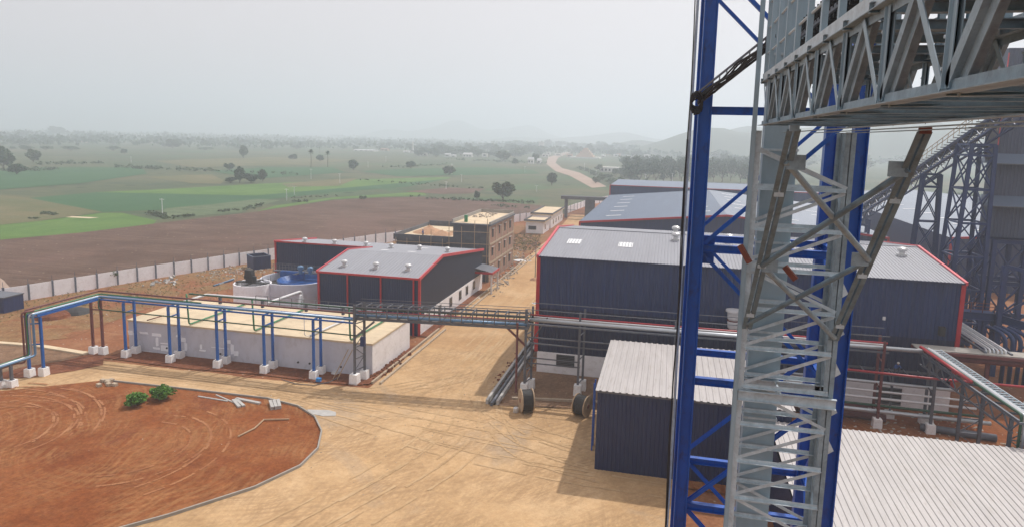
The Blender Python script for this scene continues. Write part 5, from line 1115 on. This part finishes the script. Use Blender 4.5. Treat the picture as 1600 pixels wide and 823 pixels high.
def stack(label, cx, cy, n, L, ang, w_=0.34, h_=0.16):
    t = thing('channel_stack', label, 'concrete channels', (cx, cy, 0.17))
    for i in range(n):
        a = ang + random.uniform(-0.04, 0.04); d = Vector((math.cos(a), math.sin(a), 0)); s_ = Vector((-d.y, d.x, 0)); c_ = Vector((cx, cy, 0.17 + h_ / 2 + (i // 3) * (h_ + 0.01))) + s_ * ((i % 3) - 1) * (w_ + 0.05)
        MB().bar(c_ - d * L / 2, c_ + d * L / 2, w_, h_).build('channel', 'plank', t)
q = at(430, 636); stack('pile of pale concrete channels by the curved kerb', q.x, q.y, 6, 1.9, R(-52), 0.3)
q = at(375, 632); stack('two pale concrete channels lying left of the kerb pile', q.x, q.y, 2, 2.2, R(-38), 0.3)
q = at(392, 627); stack('flat pale plank parallel to the kerb', q.x, q.y, 1, 3.0, R(-6), 0.35)
q = at(335, 624); stack('long thin pale plank at the left of the channels', q.x, q.y, 1, 3.6, R(-4), 0.16, 0.08)
q = at(356, 625); stack('second long thin plank crossing over the kerb soil', q.x, q.y, 1, 3.6, R(-22), 0.14, 0.08)
t = thing('stone_blocks', 'few rough stone blocks at the corner of the red soil', 'stones', at(166, 602)); rnd = random.Random(8)
for i in range(7): q = at(158 + i * 3.8 + rnd.uniform(-2, 2), 600 + rnd.uniform(-3, 5)); MB().ext((q.x - 0.3, q.y, 0.32), (q.x + 0.25, q.y + rnd.uniform(-.3, .3), 0.32), [(-.2, -.16), (.22, -.15), (.18, .13), (-.15, .16)]).build('stone', 'kerb', t)
tag(MB().tube([at(372, 681, .25), at(398, 668, .28), at(412, 655, .3), at(452, 654, .25)], 0.07, 6).build('stick', 'wood'), 'thin bent stick lying on the red soil', 'stick')
tag(MB().cb(*at(498, 597)[:2], 0.12, 0.5, 0.4, 0.4).build('plastic_drum', 'tarp'), 'small bright blue container on the ground before the tank', 'container')
tag(MB().lathe((*at(524, 584)[:2], 0.15), [(0.5, 0), (0.42, 0.2), (0.2, 0.3), (0, 0.32)], 9).build('cement_bag', 'vent'), 'crumpled white bag beside the tank corner', 'bag')
t = thing('ladder', 'two thin poles leaning at the tank corner tower', 'ladder', at(527, 590))
for dx in (0, 0.5): q = at(520, 594); MB().bar((q.x + dx, q.y, 0.15), (q.x + 1.1 + dx, q.y + 1.6, 3.2), 0.07).build('stile', 'wood', t)
tag(MB().tube([at(440, 592, .2), at(462, 599, .18), at(490, 601, .2), at(515, 596, .18), at(530, 588, .2)], 0.04, 6).build('hose', 'greysteel'), 'thin grey hose lying on the soil before the tank', 'hose')
for px, py, sx, sy, lb in ((839, 475, 0.9, 0.7, 'white sheet scrap on the lane nearest the largest shed'), (745, 466, 0.7, 0.5, 'white scrap beside the lane kerb by the L-shaped shed'), (815, 408, 2.2, 1.6, 'pale plastic sheets spread beside the brick building'), (505, 646, 1.8, 0.7, 'pale cement spill beside the curved kerb')):
    q = at(px, py); rr = random.Random(px); tag(MB().prism([(q.x + sx * math.cos(a_) * rr.uniform(.7, 1.1), q.y + sy * math.sin(a_) * rr.uniform(.7, 1.1)) for a_ in [k * .7 for k in range(9)]], 0.12, 0.16).build('scrap_sheet', 'plank' if px == 505 else 'whitepipe'), lb, 'scrap')
def lamp_pole(label, px, py, h):
    q = at(px, py); t = thing('lamp_pole', label, 'pole', (q.x, q.y, 0)); MB().tube([(q.x, q.y, 0), (q.x, q.y, h)], 0.09, 8, 0.05).build('pole', 'greysteel', t)
    MB().lathe((q.x, q.y, 0.1), [(1.1, 0), (0.7, 0.35), (0.3, 0.5), (0, 0.5)], 12).build('soil_mound', 'sand', t)
lamp_pole('thin grey pole on a soil mound at the corner of the largest shed', 836, 438, 7.5)
# heaps of debris by the wall and beside buildings (uncountable stones)
def debris(label, poly_px, n, smin, smax, mat, seed, cat='rubble'):
    rnd = random.Random(seed); mb = MB()
    for i in range(n):
        k = rnd.random(); a, b = poly_px[0], poly_px[1]; x = lerp(a[0], b[0], k) + rnd.gauss(0, poly_px[2]); y = lerp(a[1], b[1], k) + rnd.gauss(0, poly_px[3]); q = at(x, y); s_ = rnd.uniform(smin, smax) * rnd.uniform(0.5, 1)
        d = Vector((rnd.uniform(-1, 1), rnd.uniform(-1, 1), rnd.uniform(-.2, .2))).normalized() * s_; mb.ext((q.x - d.x, q.y - d.y, s_ * .4), (q.x + d.x, q.y + d.y, s_ * .5 + 0.1), [(-s_ * .5, -s_ * .4), (s_ * .6, -s_ * .3), (s_ * .4, s_ * .4), (-s_ * .3, s_ * .5)])
    return tag(mb.build('debris', mat), label, cat, kind='stuff')
debris('pale building rubble strewn along the boundary wall', ((330, 428), (415, 420), 20, 5), 330, 0.08, 0.30, 'rubble', 1)
debris('broken slabs lying in the weeds by the wall', ((235, 446), (275, 438), 8, 3), 22, 0.2, 0.6, 'plank', 2)
debris('scattered stones over the weedy yard', ((30, 500), (330, 440), 60, 14), 150, 0.05, 0.15, 'rubble', 3)
debris('debris along the foot of the brick building', ((775, 452), (812, 400), 7, 5), 240, 0.1, 0.4, 'rubble', 4)
debris('loose bricks in the yard near the guard houses', ((800, 375), (850, 395), 14, 8), 160, 0.1, 0.45, 'brick', 5)
debris('stones and clods on the red soil', ((40, 680), (470, 660), 60, 25), 230, 0.03, 0.12, 'kerb', 6)
debris('brown clods between the largest shed and the low pipes', ((1320, 655), (1540, 680), 30, 12), 260, 0.08, 0.3, 'rubble', 7)
debris('red earth spoil along the tank\'s right wall', ((585, 592), (635, 552), 2.5, 2.5), 260, 0.12, 0.4, 'g_redpit', 8)
debris('rubble beside the buried drain', ((782, 600), (815, 560), 5, 6), 120, 0.08, 0.28, 'g_redpit', 9)
debris('loose pebbles and clods scattered over the dirt junction', ((430, 700), (880, 640), 60, 30), 420, 0.03, 0.10, 'kerb', 13)
debris('small clods along the dirt road edges', ((470, 600), (760, 450), 6, 4), 160, 0.04, 0.14, 'kerb', 10)
t = thing('channel_stack', 'blue and pale beams lying beside the mixer tank', 'steel beams', at(348, 440))
for i in range(3): a, b = at(334 + i * 4, 446 - i, 0.2), at(362 + i * 2, 437 - i, 0.3); MB().bar(a, b, 0.3, 0.2).build('beam', 'blue_pipe' if i < 2 else 'plank', t)
t = tag(MB().lathe((*at(82, 495)[:2], 0), [(2.6, 0), (2.2, 0.5), (1.2, 0.9), (0, 1.0)], 14).build('earth_heap', 'g_redpit'), 'low red earth heap in the weedy yard at the left', 'earth heap')
t = tag(MB().lathe((*at(118, 489)[:2], 0), [(2.2, 0), (1.7, 0.5), (0.8, 0.8), (0, 0.9)], 11).build('tarpaulin_heap', 'rubber'), 'dark crumpled tarpaulin heap behind the far left rack', 'tarpaulin')

# ------------------------------------------------------------------ people
def person(label, p, yaw, pose, top='cloth_blue', legs='cloth_grey', hat='helmet'):
    """one skinned body: pelvis, spine, head, arms and legs grown from a skeleton"""
    t = thing('person', label, 'person', p); x, y, z0 = p; c_, s_ = math.cos(yaw), math.sin(yaw)
    def W_(a): return Vector((a[0] * c_ - a[1] * s_, a[0] * s_ + a[1] * c_, a[2]))
    J = dict(pose); E_ = [('pel', 'spi'), ('spi', 'che'), ('che', 'nec'), ('nec', 'hea'), ('pel', 'lh'), ('lh', 'lk'), ('lk', 'la'), ('la', 'lt'), ('pel', 'rh'), ('rh', 'rk'), ('rk', 'ra'), ('ra', 'rt'), ('che', 'ls'), ('ls', 'le'), ('le', 'lw'), ('che', 'rs'), ('rs', 're'), ('re', 'rw')]
    rad = dict(pel=.15, spi=.14, che=.16, nec=.06, hea=.10, lh=.10, rh=.10, lk=.07, rk=.07, la=.05, ra=.05, lt=.045, rt=.045, ls=.075, rs=.075, le=.05, re=.05, lw=.035, rw=.035)
    ks = list(J); me = bpy.data.meshes.new('body'); me.from_pydata([W_(J[k]) for k in ks], [(ks.index(a), ks.index(b)) for a, b in E_], []); me.update()
    o = bpy.data.objects.new('body', me); COL.objects.link(o); o.parent = t; me.materials.append(M[top])
    sk = o.modifiers.new('skin', 'SKIN'); ss = o.modifiers.new('smooth', 'SUBSURF'); ss.levels = ss.render_levels = 1
    lay = me.skin_vertices[0] if me.skin_vertices else None
    if lay:
        for k, d in zip(ks, lay.data): d.radius = (rad[k], rad[k]); d.use_root = (k == 'pel')
    h = W_(J['hea']) + Vector(p)
    MB().lathe((h.x, h.y, h.z + 0.02), [(0.125, 0), (0.125, 0.06), (0.10, 0.12), (0.0, 0.16)], 12).build('helmet', hat, t)
    MB().lathe((h.x, h.y, h.z - 0.16), [(0.0, 0), (0.07, 0.02), (0.095, 0.09), (0.095, 0.18)], 12).build('face', 'skin', t)
    mb = MB()
    for q in ('l', 'r'):
        a, b, cc = [W_(J[q + w_]) + Vector(p) for w_ in 'hka']; mb.tube([a, a.lerp(b, .5), b, b.lerp(cc, .5), cc], 0.105, 8, 0.07)
    mb.build('trousers', legs, t); return t
stand = dict(pel=(0, 0, .95), spi=(0, 0, 1.12), che=(0, .02, 1.34), nec=(0, .02, 1.52), hea=(0, .04, 1.66), lh=(-.1, 0, .9), lk=(-.12, .04, .5), la=(-.13, 0, .08), lt=(-.13, .14, .05), rh=(.1, 0, .9), rk=(.13, .1, .5), ra=(.14, .05, .08), rt=(.14, .2, .05), ls=(-.2, .02, 1.42), le=(-.26, .12, 1.16), lw=(-.2, .34, 1.1), rs=(.2, .02, 1.42), re=(.27, .1, 1.16), rw=(.2, .32, 1.12))
squat = dict(pel=(0, -.1, .42), spi=(0, 0, .58), che=(0, .16, .78), nec=(0, .24, .93), hea=(0, .3, 1.05), lh=(-.12, -.08, .42), lk=(-.2, .32, .55), la=(-.17, .08, .08), lt=(-.17, .26, .05), rh=(.12, -.08, .42), rk=(.2, .32, .55), ra=(.17, .08, .08), rt=(.17, .26, .05), ls=(-.2, .16, .84), le=(-.26, .36, .66), lw=(-.14, .52, .7), rs=(.2, .16, .84), re=(.28, .3, .62), rw=(.14, .52, .66))
person('person in blue clothes standing on the lower building roof edge', (-46.6, 124.6, 7.0), R(120), stand)
person('person in blue crouching on the pipe rack before the largest shed', (22.6, 71.6, 4.95), R(190), squat)
# ------------------------------------------------------------------ plants
def crown(mb, c, rx, rz, n, leaf, seed, clumps=13, low=0.0):
    rnd = random.Random(seed); cl = []
    for i in range(clumps):
        th = rnd.uniform(0, math.tau); ph = math.acos(rnd.uniform(-0.75 + low, 1)); r_ = rnd.uniform(0.35, 0.78)
        cl.append((math.sin(ph) * math.cos(th) * r_ * rx, math.sin(ph) * math.sin(th) * r_ * rx, math.cos(ph) * r_ * rz, rnd.uniform(0.28, 0.5)))
    cl.append((0, 0, 0, 0.55))
    for i in range(n):
        k = cl[rnd.randrange(len(cl))]; d = Vector((rnd.gauss(0, 1), rnd.gauss(0, 1), rnd.gauss(0, 1))).normalized() * rnd.uniform(0.55, 1.05)
        p = Vector((c[0] + k[0] + d.x * k[3] * rx, c[1] + k[1] + d.y * k[3] * rx, c[2] + k[2] + d.z * k[3] * rz)); s_ = leaf * rnd.uniform(0.6, 1.35)
        a = Vector((rnd.gauss(0, 1), rnd.gauss(0, 1), rnd.gauss(0, .6))).normalized(); b = a.cross(Vector((rnd.gauss(0, 1), rnd.gauss(0, 1), rnd.gauss(0, 1)))).normalized()
        mb.add([p - a * s_, p - b * s_ * .6, p + a * s_, p + b * s_ * .6], [(0, 1, 2, 3)])
    return mb
PROTO = {}
def tree_mesh(kind, seed, h, w_, n, leaf, mat, trunk=0.35):
    key = (kind, seed)
    if key in PROTO: return PROTO[key]
    rnd = random.Random(seed * 7 + 1)
    mb = MB().tube([(0, 0, -0.3), (0.05 * w_, 0, h * trunk * .6), (0.0, 0.04 * w_, h * trunk * 1.4)], h * 0.035, 7, h * 0.016)
    for i in range(5):
        a = math.tau * i / 5 + rnd.random(); mb.tube([(0, 0, h * trunk * 0.8), (math.cos(a) * w_ * .2, math.sin(a) * w_ * .2, h * (trunk + .18)), (math.cos(a) * w_ * .36, math.sin(a) * w_ * .36, h * (trunk + .36))], h * 0.016, 5, h * 0.006)
    tr = mb; cm = crown(MB(), (0, 0, h * (0.5 + trunk * .38)), w_ / 2, h * (0.5 - trunk * .38), n, leaf, seed)
    a = bpy.data.meshes.new('trunk'); a.from_pydata(tr.v, [], tr.f); a.materials.append(M['bark'])
    b = bpy.data.meshes.new('crown'); b.from_pydata(cm.v, [], cm.f); b.materials.append(M[mat])
    PROTO[key] = (a, b, h, w_); return PROTO[key]
def tree(pos, px_h, px_w, label, kind='round', seed=1, mat='leaf', n=900, leaf=0.5, group=None, name='tree', trunk=0.3, rot=None):
    """pos: ground point; height in photo pixels turned into metres at that distance"""
    pos = Vector(pos); dist = (pos - Vector((0, 0, EYE))).dot(fw); h = px_h * dist / F; w_ = px_w * dist / F
    a, b, h0, w0 = tree_mesh(kind + mat, seed, 10, 10, n, leaf, mat, trunk)
    t = thing(name, label, 'tree', (pos.x, pos.y, 0.0), group)
    for me, nm in ((a, 'trunk'), (b, 'crown')): o = bpy.data.objects.new(nm, me); COL.objects.link(o); o.parent = t
    t.scale = (w_ / 10, w_ / 10, h / 10); t.rotation_euler = (0, 0, rot if rot is not None else random.uniform(0, 6)); return t
T = [  # px, py(base), height px, width px, label, seed
    (52, 254, 21, 24, 'rounded dark tree at far left above the dry field'), (27, 273, 17, 24, 'low round bush-like tree at far left'), (5, 264, 36, 30, 'tall ragged tree cut by the left edge'),
    (358, 267, 13, 15, 'small round tree left of the dark thicket'), (375, 286, 25, 17, 'tallest ragged tree of the dark thicket'), (392, 286, 15, 26, 'broad low tree in the middle of the dark thicket'), (411, 284, 20, 13, 'slim tree at the right end of the dark thicket'), (360, 286, 9, 24, 'low bush at the left foot of the dark thicket'),
    (552, 266, 16, 17, 'compact round tree right of the palms'), (785, 313, 31, 33, 'big dense round tree near the brick building'), (745, 312, 13, 11, 'small bushy tree left of the big round tree'), (642, 264, 12, 15, 'small pale tree in the middle fields'),
    (702, 274, 15, 20, 'spreading tree behind a white pole'), (862, 290, 20, 18, 'lone tree standing by the bending far road'), (270, 232, 14, 22, 'round hazy tree behind the grey fields'), (380, 248, 22, 14, 'thin hazy tree at the edge of the grey fields'),
    (194, 241, 8, 10, 'tiny round tree alone in the grey field'), (88, 212, 14, 26, 'broad faint tree on the hazy skyline'), (32, 215, 12, 18, 'faint tree at the left skyline'), (500, 253, 11, 12, 'small tree between the two palms'), (458, 250, 9, 14, 'low hazy tree left of the palms'),
    (785, 253, 18, 22, 'dark round tree at the right of the village'), (805, 258, 10, 12, 'small shrubby tree below the village'), (836, 254, 14, 12, 'slim tree beside the far road bend')]
for i, (px, py, h, w_, lb) in enumerate(T):
    if px == 52: py = 254
    tree(at(px, py), h, w_, lb, seed=1 + i % 6, mat='leaf' if i % 3 else 'leaf2', n=2200, leaf=0.72, trunk=0.12)
# near big tree gets a denser crown
def palm(px, py, h, label):
    q = at(px, py); dist = (q - Vector((0, 0, EYE))).dot(fw); H_ = h * dist / F; t = thing('palm_tree', label, 'palm tree', q)
    MB().tube([(q.x, q.y, 0), (q.x + 0.2, q.y, H_ * .5), (q.x, q.y, H_ * .82)], H_ * 0.022, 7, H_ * 0.015).build('trunk', 'bark', t); mb = MB(); rnd = random.Random(px)
    for i in range(46):
        a = rnd.uniform(0, math.tau); e = rnd.uniform(-0.5, 1.4); L = H_ * .20; d = Vector((math.cos(a) * math.cos(e), math.sin(a) * math.cos(e), math.sin(e))); s_ = d.cross(Vector((0, 0, 1))).normalized() * L * .28; c = Vector((q.x, q.y, H_ * .82))
        mb.add([c, c + d * L * .7 + s_, c + d * L, c + d * L * .7 - s_], [(0, 1, 2, 3)])
    mb.build('crown', 'leaf', t)
palm(486, 262, 28, 'palm tree with tall trunk left of its twin'); palm(512, 262, 26, 'palm tree right of its twin'); palm(499, 240, 10, 'small distant palm above the palm pair')
# woods at the right: one tree each
rnd = random.Random(5); cnt = 0
for row, (ya, hh) in enumerate(((268, 20), (276, 24), (284, 30), (291, 34))):
    x = 975 + row * 3
    while x < 1215:
        tree(at(x, ya - 6 + rnd.uniform(-2, 2)), hh * rnd.uniform(0.85, 1.15), 17 * rnd.uniform(0.9, 1.3), 'slender tree in the dark plantation behind the blue halls', 'wood', 20 + cnt % 5, 'leaf', 520, 0.6, 'plantation trees behind the halls', trunk=0.18)
        cnt += 1; x += rnd.uniform(10, 15)
for i in range(26):
    x = rnd.uniform(930, 1010); tree(at(x, rnd.uniform(268, 292)), rnd.uniform(9, 16), rnd.uniform(12, 20), 'bushy roadside tree beside the far road', 'bush', 30 + i % 4, 'leaf2', 500, 0.6, 'bushes beside the far road', trunk=0.1)
# village trees
for i in range(110):
    x = rnd.uniform(640, 1075); y = 246 - rnd.uniform(0, 14); 
    if 862 < x < 900 and y > 238: continue
    tree(at(x, y), rnd.uniform(8, 16), rnd.uniform(14, 30), 'hazy tree among the village houses', 'vill', 40 + i % 6, 'leaf', 420, 0.75, 'trees of the village', trunk=0.12)
for i in range(46):
    x = rnd.uniform(-20, 640); y = 236 - rnd.uniform(0, 22); tree(at(x, y), rnd.uniform(4, 9), rnd.uniform(10, 30), 'faint tree far out on the hazy plain', 'vill', 40 + i % 6, 'leaf', 420, 0.75, 'scattered trees on the plain', trunk=0.12)
for i in range(40):
    x = rnd.uniform(1075, 1600); y = 258 - rnd.uniform(0, 20) + (x - 1075) * 0.03; tree(at(x, y), rnd.uniform(9, 18), rnd.uniform(16, 36), 'hazy tree on the wooded slope at right', 'vill', 40 + i % 6, 'leaf', 420, 0.75, 'trees on the right slope', trunk=0.12)
# far belts of woodland that read as one mass
mb = MB(); r2 = random.Random(77)
for i in range(520):
    px = r2.uniform(-60, 1660); dist = r2.choice((1300, 1600, 2000, 2600)) * r2.uniform(0.85, 1.15); q = far(px, dist); s_ = r2.uniform(6, 12) * (1.0 + dist / 5000); wd = s_ * r2.uniform(1.5, 6)
    for k in range(34):
        x_ = r2.uniform(-1, 1); top = s_ * (0.55 + 0.45 * math.sqrt(1 - x_ * x_)) * r2.uniform(.5, 1)
        c = q + Vector((x_ * wd, r2.gauss(0, s_), top * r2.uniform(.35, 1))); a = Vector((r2.gauss(0, 1), r2.gauss(0, .6), r2.gauss(0, .4))).normalized() * s_ * r2.uniform(.16, .34); b = a.cross(Vector((r2.gauss(0, .4), 1, r2.gauss(0, .4)))).normalized() * s_ * r2.uniform(.12, .26)
        mb.add([c - a, c - b, c + a, c + b], [(0, 1, 2, 3)])
tag(mb.build('far_woodland', 'leaf', base=(0, 1500, 0)), 'faint belts of trees fading into the haze', 'woodland', kind='stuff')
# hedgerow scrub between the fields
mb = MB(); r2 = random.Random(31)
for (xa, ya, xb, yb, n_, s_) in ((180, 262, 330, 268, 60, 2.0), (60, 257, 160, 256, 30, 2.2), (330, 268, 470, 274, 26, 1.4), (235, 336, 262, 340, 34, 1.1), (255, 342, 300, 338, 30, .8), (345, 331, 400, 326, 26, .8), (390, 325, 410, 320, 20, .8), (65, 334, 88, 336, 30, .8), (45, 342, 60, 342, 10, .6), (430, 312, 530, 306, 14, .7), (460, 316, 480, 316, 10, 1.0), (560, 310, 570, 311, 8, 1), (640, 309, 840, 318, 60, 1.0), (600, 262, 700, 258, 40, 1.6), (700, 250, 860, 256, 60, 2.0), (0, 268, 90, 266, 40, 2.0), (770, 322, 830, 326, 20, .8), (560, 282, 760, 296, 40, 1), (900, 262, 940, 276, 50, 2.2), (1180, 290, 1300, 296, 30, 2), (1350, 305, 1600, 312, 80, 2.2)):
    for i in range(n_):
        k = r2.random(); q = at(lerp(xa, xb, k) + r2.gauss(0, 2), lerp(ya, yb, k) + r2.gauss(0, 0.7)); hh = s_ * r2.uniform(.4, 1.3)
        crown(mb, (q.x, q.y, hh * .5), hh * 1.2, hh * .6, 26, s_ * .28, r2.randrange(9999), 3)
tag(mb.build('field_scrub', 'leaf2', base=(-150, 300, 0)), 'low scrub and hedges between the fields', 'scrub', kind='stuff')
mb = MB()
for i in range(1100):
    k = r2.random(); q = at(lerp(0, 330, k) + r2.gauss(0, 40), lerp(480, 440, k) + r2.gauss(0, 13))
    if q.x < -97 + (q.y - 84) * 0.33 or q.x > -64: continue
    hh = r2.uniform(.1, .4)
    for j in range(4):
        a = Vector((r2.gauss(0, 1), r2.gauss(0, 1), 0)).normalized() * hh * .5; mb.add([(q.x - a.x * .3, q.y - a.y * .3, 0.08), (q.x + a.x * .3, q.y + a.y * .3, 0.08), (q.x + a.x * 1.2, q.y + a.y * 1.2, hh)], [(0, 1, 2)])
tag(mb.build('weeds', 'weed', base=(-80, 90, 0)), 'dry weeds growing over the yard by the wall', 'weeds', kind='stuff')
mb = MB()
for i in range(1000):
    q = at(r2.uniform(800, 845), r2.uniform(366, 392)); hh = r2.uniform(.15, .5)
    for j in range(3):
        a = Vector((r2.gauss(0, 1), r2.gauss(0, 1), 0)).normalized() * hh * .5; mb.add([(q.x - a.x * .3, q.y - a.y * .3, 0.08), (q.x + a.x * .3, q.y + a.y * .3, 0.08), (q.x + a.x * 1.2, q.y + a.y * 1.2, hh)], [(0, 1, 2)])
tag(mb.build('weeds', 'leaf2', base=(-36, 165, 0)), 'green weeds in front of the guard houses', 'weeds', kind='stuff')
for px, py, rx, rz, lb, sd in ((215, 635, 1.15, 0.75, 'left of two bright green bushes on the red soil', 3), (252, 625, 1.25, 0.85, 'right, slightly larger of two bright green bushes on the red soil', 4)):
    q = at(px, py); t = thing('bush', lb, 'bush', (q.x, q.y, 0.15)); rnd = random.Random(sd)
    mb = MB()
    for i in range(14): a = math.tau * i / 14; mb.tube([(q.x, q.y, 0.15), (q.x + math.cos(a) * rx * .4, q.y + math.sin(a) * rx * .35, rz * .6), (q.x + math.cos(a) * rx * .8, q.y + math.sin(a) * rx * .6, rz * rnd.uniform(.8, 1.3))], 0.03, 5, 0.01)
    mb.build('stems', 'bark', t); mb = MB()
    crown(mb, (q.x, q.y, 0.25 + rz * .72), rx, rz * .85, 1700, 0.13, sd, 16, 0.3); mb.build('foliage', 'leafbright', t)
# shrub at the wall
t = thing('bush', 'small green shrub growing at the boundary wall', 'bush', at(178, 436)); crown(MB(), tuple(at(178, 446))[:2] + (2.0,), .8, 1.1, 260, 0.16, 9, 5).build('foliage', 'leaf2', t)

# ------------------------------------------------------------------ village houses and poles
def house(px, py, wpx, hpx, label, mat='house', roof='flat', name='house', win=2, group=None):
    q = at(px, py); dist = (q - Vector((0, 0, EYE))).dot(fw); w_ = wpx * dist / F; h = hpx * dist / F; d = max(4, w_ * .6)
    t = thing(name, label, 'house' if name == 'house' else 'building', (q.x, q.y, 0), group); x0, x1 = q.x - w_ / 2, q.x + w_ / 2
    hw = h * (0.65 if roof == 'gable' else .93)
    MB().box(x0, x1, q.y, q.y + d, 0, hw).build('wall', mat, t)
    if roof == 'gable': MB().add([(x0 - .3, q.y - .3, hw), (x1 + .3, q.y - .3, hw), (x1 + .3, q.y + d + .3, hw), (x0 - .3, q.y + d + .3, hw), (x0, q.y + d / 2, h), (x1, q.y + d / 2, h)], [(0, 1, 5, 4), (2, 3, 4, 5), (0, 4, 3), (1, 2, 5)]).build('roof', 'tile' if mat != 'house' else 'vent', t)
    else: MB().box(x0 - .2, x1 + .2, q.y - .2, q.y + d + .2, hw + .01, h).build('roof', mat, t)
    for i in range(win): xx = lerp(x0, x1, (i + .5) / win); MB().box(xx - w_ * .12 / win * 2, xx + w_ * .12 / win * 2, q.y - .08, q.y - .01, hw * .3, hw * .72).build('window', 'void', t)
    return t
HS = [(958, 270, 40, 8, 'long white building with windows before the plantation', 'house', 'flat', 7), (845, 240, 8, 18, 'tall white house beside the far road', 'house', 'flat', 1), (829, 256, 9, 10, 'gabled white house left of the far road', 'house', 'gable', 2), (842, 256, 6, 8, 'narrow pale house next to the gabled one', 'house', 'gable', 1),
      (852, 246, 10, 5, 'low white house right of the tall white one', 'house', 'flat', 2), (661, 244, 11, 5, 'cream house at the left of the village', 'house', 'flat', 2), (634, 239, 9, 3, 'tiny white roof left of the minaret', 'house', 'gable', 1), (730, 246, 14, 7, 'long pale house in the village centre', 'house', 'gable', 3), (699, 245, 9, 5, 'small white house right of the cream one', 'house', 'gable', 1),
      (708, 246, 8, 4, 'pale roofed hut next to the small white house', 'house', 'gable', 1), (757, 246, 8, 6, 'white house amid dark village trees', 'house', 'flat', 1), (797, 244, 6, 5, 'small white house at the village right end', 'house', 'flat', 1), (985, 248, 12, 4, 'pale house right of the temple', 'house', 'flat', 2), (1012, 247, 12, 5, 'white two window house far right of the temple', 'house', 'flat', 2),
      (568, 237, 34, 3, 'very long low white shed left of the village', 'house', 'gable', 4), (410, 222, 3, 4, 'lone white hut on the plain', 'house', 'flat', 1), (470, 226, 16, 3, 'pale low building on the hazy plain', 'house', 'flat', 2), (196, 213, 44, 3, 'longest faint white shed near the skyline', 'house', 'gable', 4), (322, 224, 10, 2.5, 'tiny white shed right of the hazy tree', 'house', 'flat', 1), (130, 223, 8, 2.5, 'tiny ochre hut on the left plain', 'house_pink', 'gable', 1),
      (600, 236, 12, 4, 'ochre house behind the long shed', 'house_pink', 'gable', 2), (1230, 254, 20, 6, 'pale building glimpsed through the steel towers', 'house', 'flat', 3), (1155, 252, 14, 5, 'hazy pale house left of the galvanised tower', 'house', 'flat', 2)]
for a in HS: house(a[0], a[1], a[2], a[3], a[4], a[5], a[6], win=a[7])
rnd = random.Random(66)
for i in range(20): house(rnd.uniform(650, 1070), rnd.uniform(234, 246), rnd.uniform(5, 11), rnd.uniform(3, 5), 'small pale village house half hidden by trees', rnd.choice(('house', 'house', 'house_pink')), rnd.choice(('flat', 'gable')), win=1, group='small houses of the village')
q = at(915, 248); t = thing('temple', 'cream stepped temple roof above the village trees', 'temple', q)
mb = MB()
for i in range(6): s_ = 13 * (1 - i / 6.5); mb.box(q.x - s_, q.x + s_, q.y - s_, q.y + s_, i * 2.4, i * 2.4 + 2.35)
mb.build('tower', 'house_pink', t); MB().box(q.x - 20, q.x + 20, q.y - 15, q.y + 15, 0, 2.3).build('base', 'house', t)
q = at(645, 240); t = thing('minaret', 'slender white minaret left of the village trees', 'minaret', q)
MB().lathe((q.x, q.y, 0), [(4, 0), (4, 4), (1.5, 4.2), (1.3, 12), (2.0, 12.4), (1.9, 13.2), (1.0, 13.4), (0.9, 16), (0, 18.5)], 14).build('shaft', 'house', t)
P_ = [(486, 280, 16), (531, 287, 16), (575, 262, 9), (706, 273, 17), (721, 285, 12), (697, 296, 12), (254, 338, 28), (205, 254, 9), (448, 313, 18), (460, 305, 14), (603, 253, 8), (1050, 287, 16), (1008, 288, 16), (986, 270, 14), (931, 278, 12), (913, 267, 12), (820, 270, 10), (838, 300, 10)]
wh = ['leftmost white pole in the middle green field', 'second white pole in the middle green field', 'thin white pole right of the compact tree', 'white pole in front of the spreading tree', 'white pole at the edge of the far crop strip', 'short white pole below the spreading tree', 'tallest white pole standing in the scrub crop', 'thin pole above the left hedge', 'white pole near the plough field edge', 'second white pole near the plough field edge', 'tiny pole left of the village', 'white pole before the plantation, right one', 'white pole before the plantation, left one', 'pole beside the long white building', 'pole by the far road\'s lower bend', 'pole by the far road\'s middle', 'thin pole below the village end', 'thin pole in the field near the lone tree']
for (px, py, hp), lb in zip(P_, wh):
    q = at(px, py); dist = (q - Vector((0, 0, EYE))).dot(fw); h = hp * dist / F; t = thing('power_pole', lb, 'power pole', q)
    MB().tube([(q.x, q.y, 0), (q.x, q.y, h)], 0.12, 6, 0.08).build('pole', 'panel', t); MB().bar((q.x - 0.8, q.y, h * .94), (q.x + 0.8, q.y, h * .94), 0.12).build('crossarm', 'panel', t)
q = at(92, 338); o = MB().add([(q.x - 6, q.y - 2, 0.06), (q.x + 12, q.y - 1, 0.06), (q.x + 13, q.y + 1.5, 0.06), (q.x - 4, q.y + .6, 0.06)], [(0, 1, 2, 3)]).build('white_track', 'slab'); o['kind'] = 'structure'
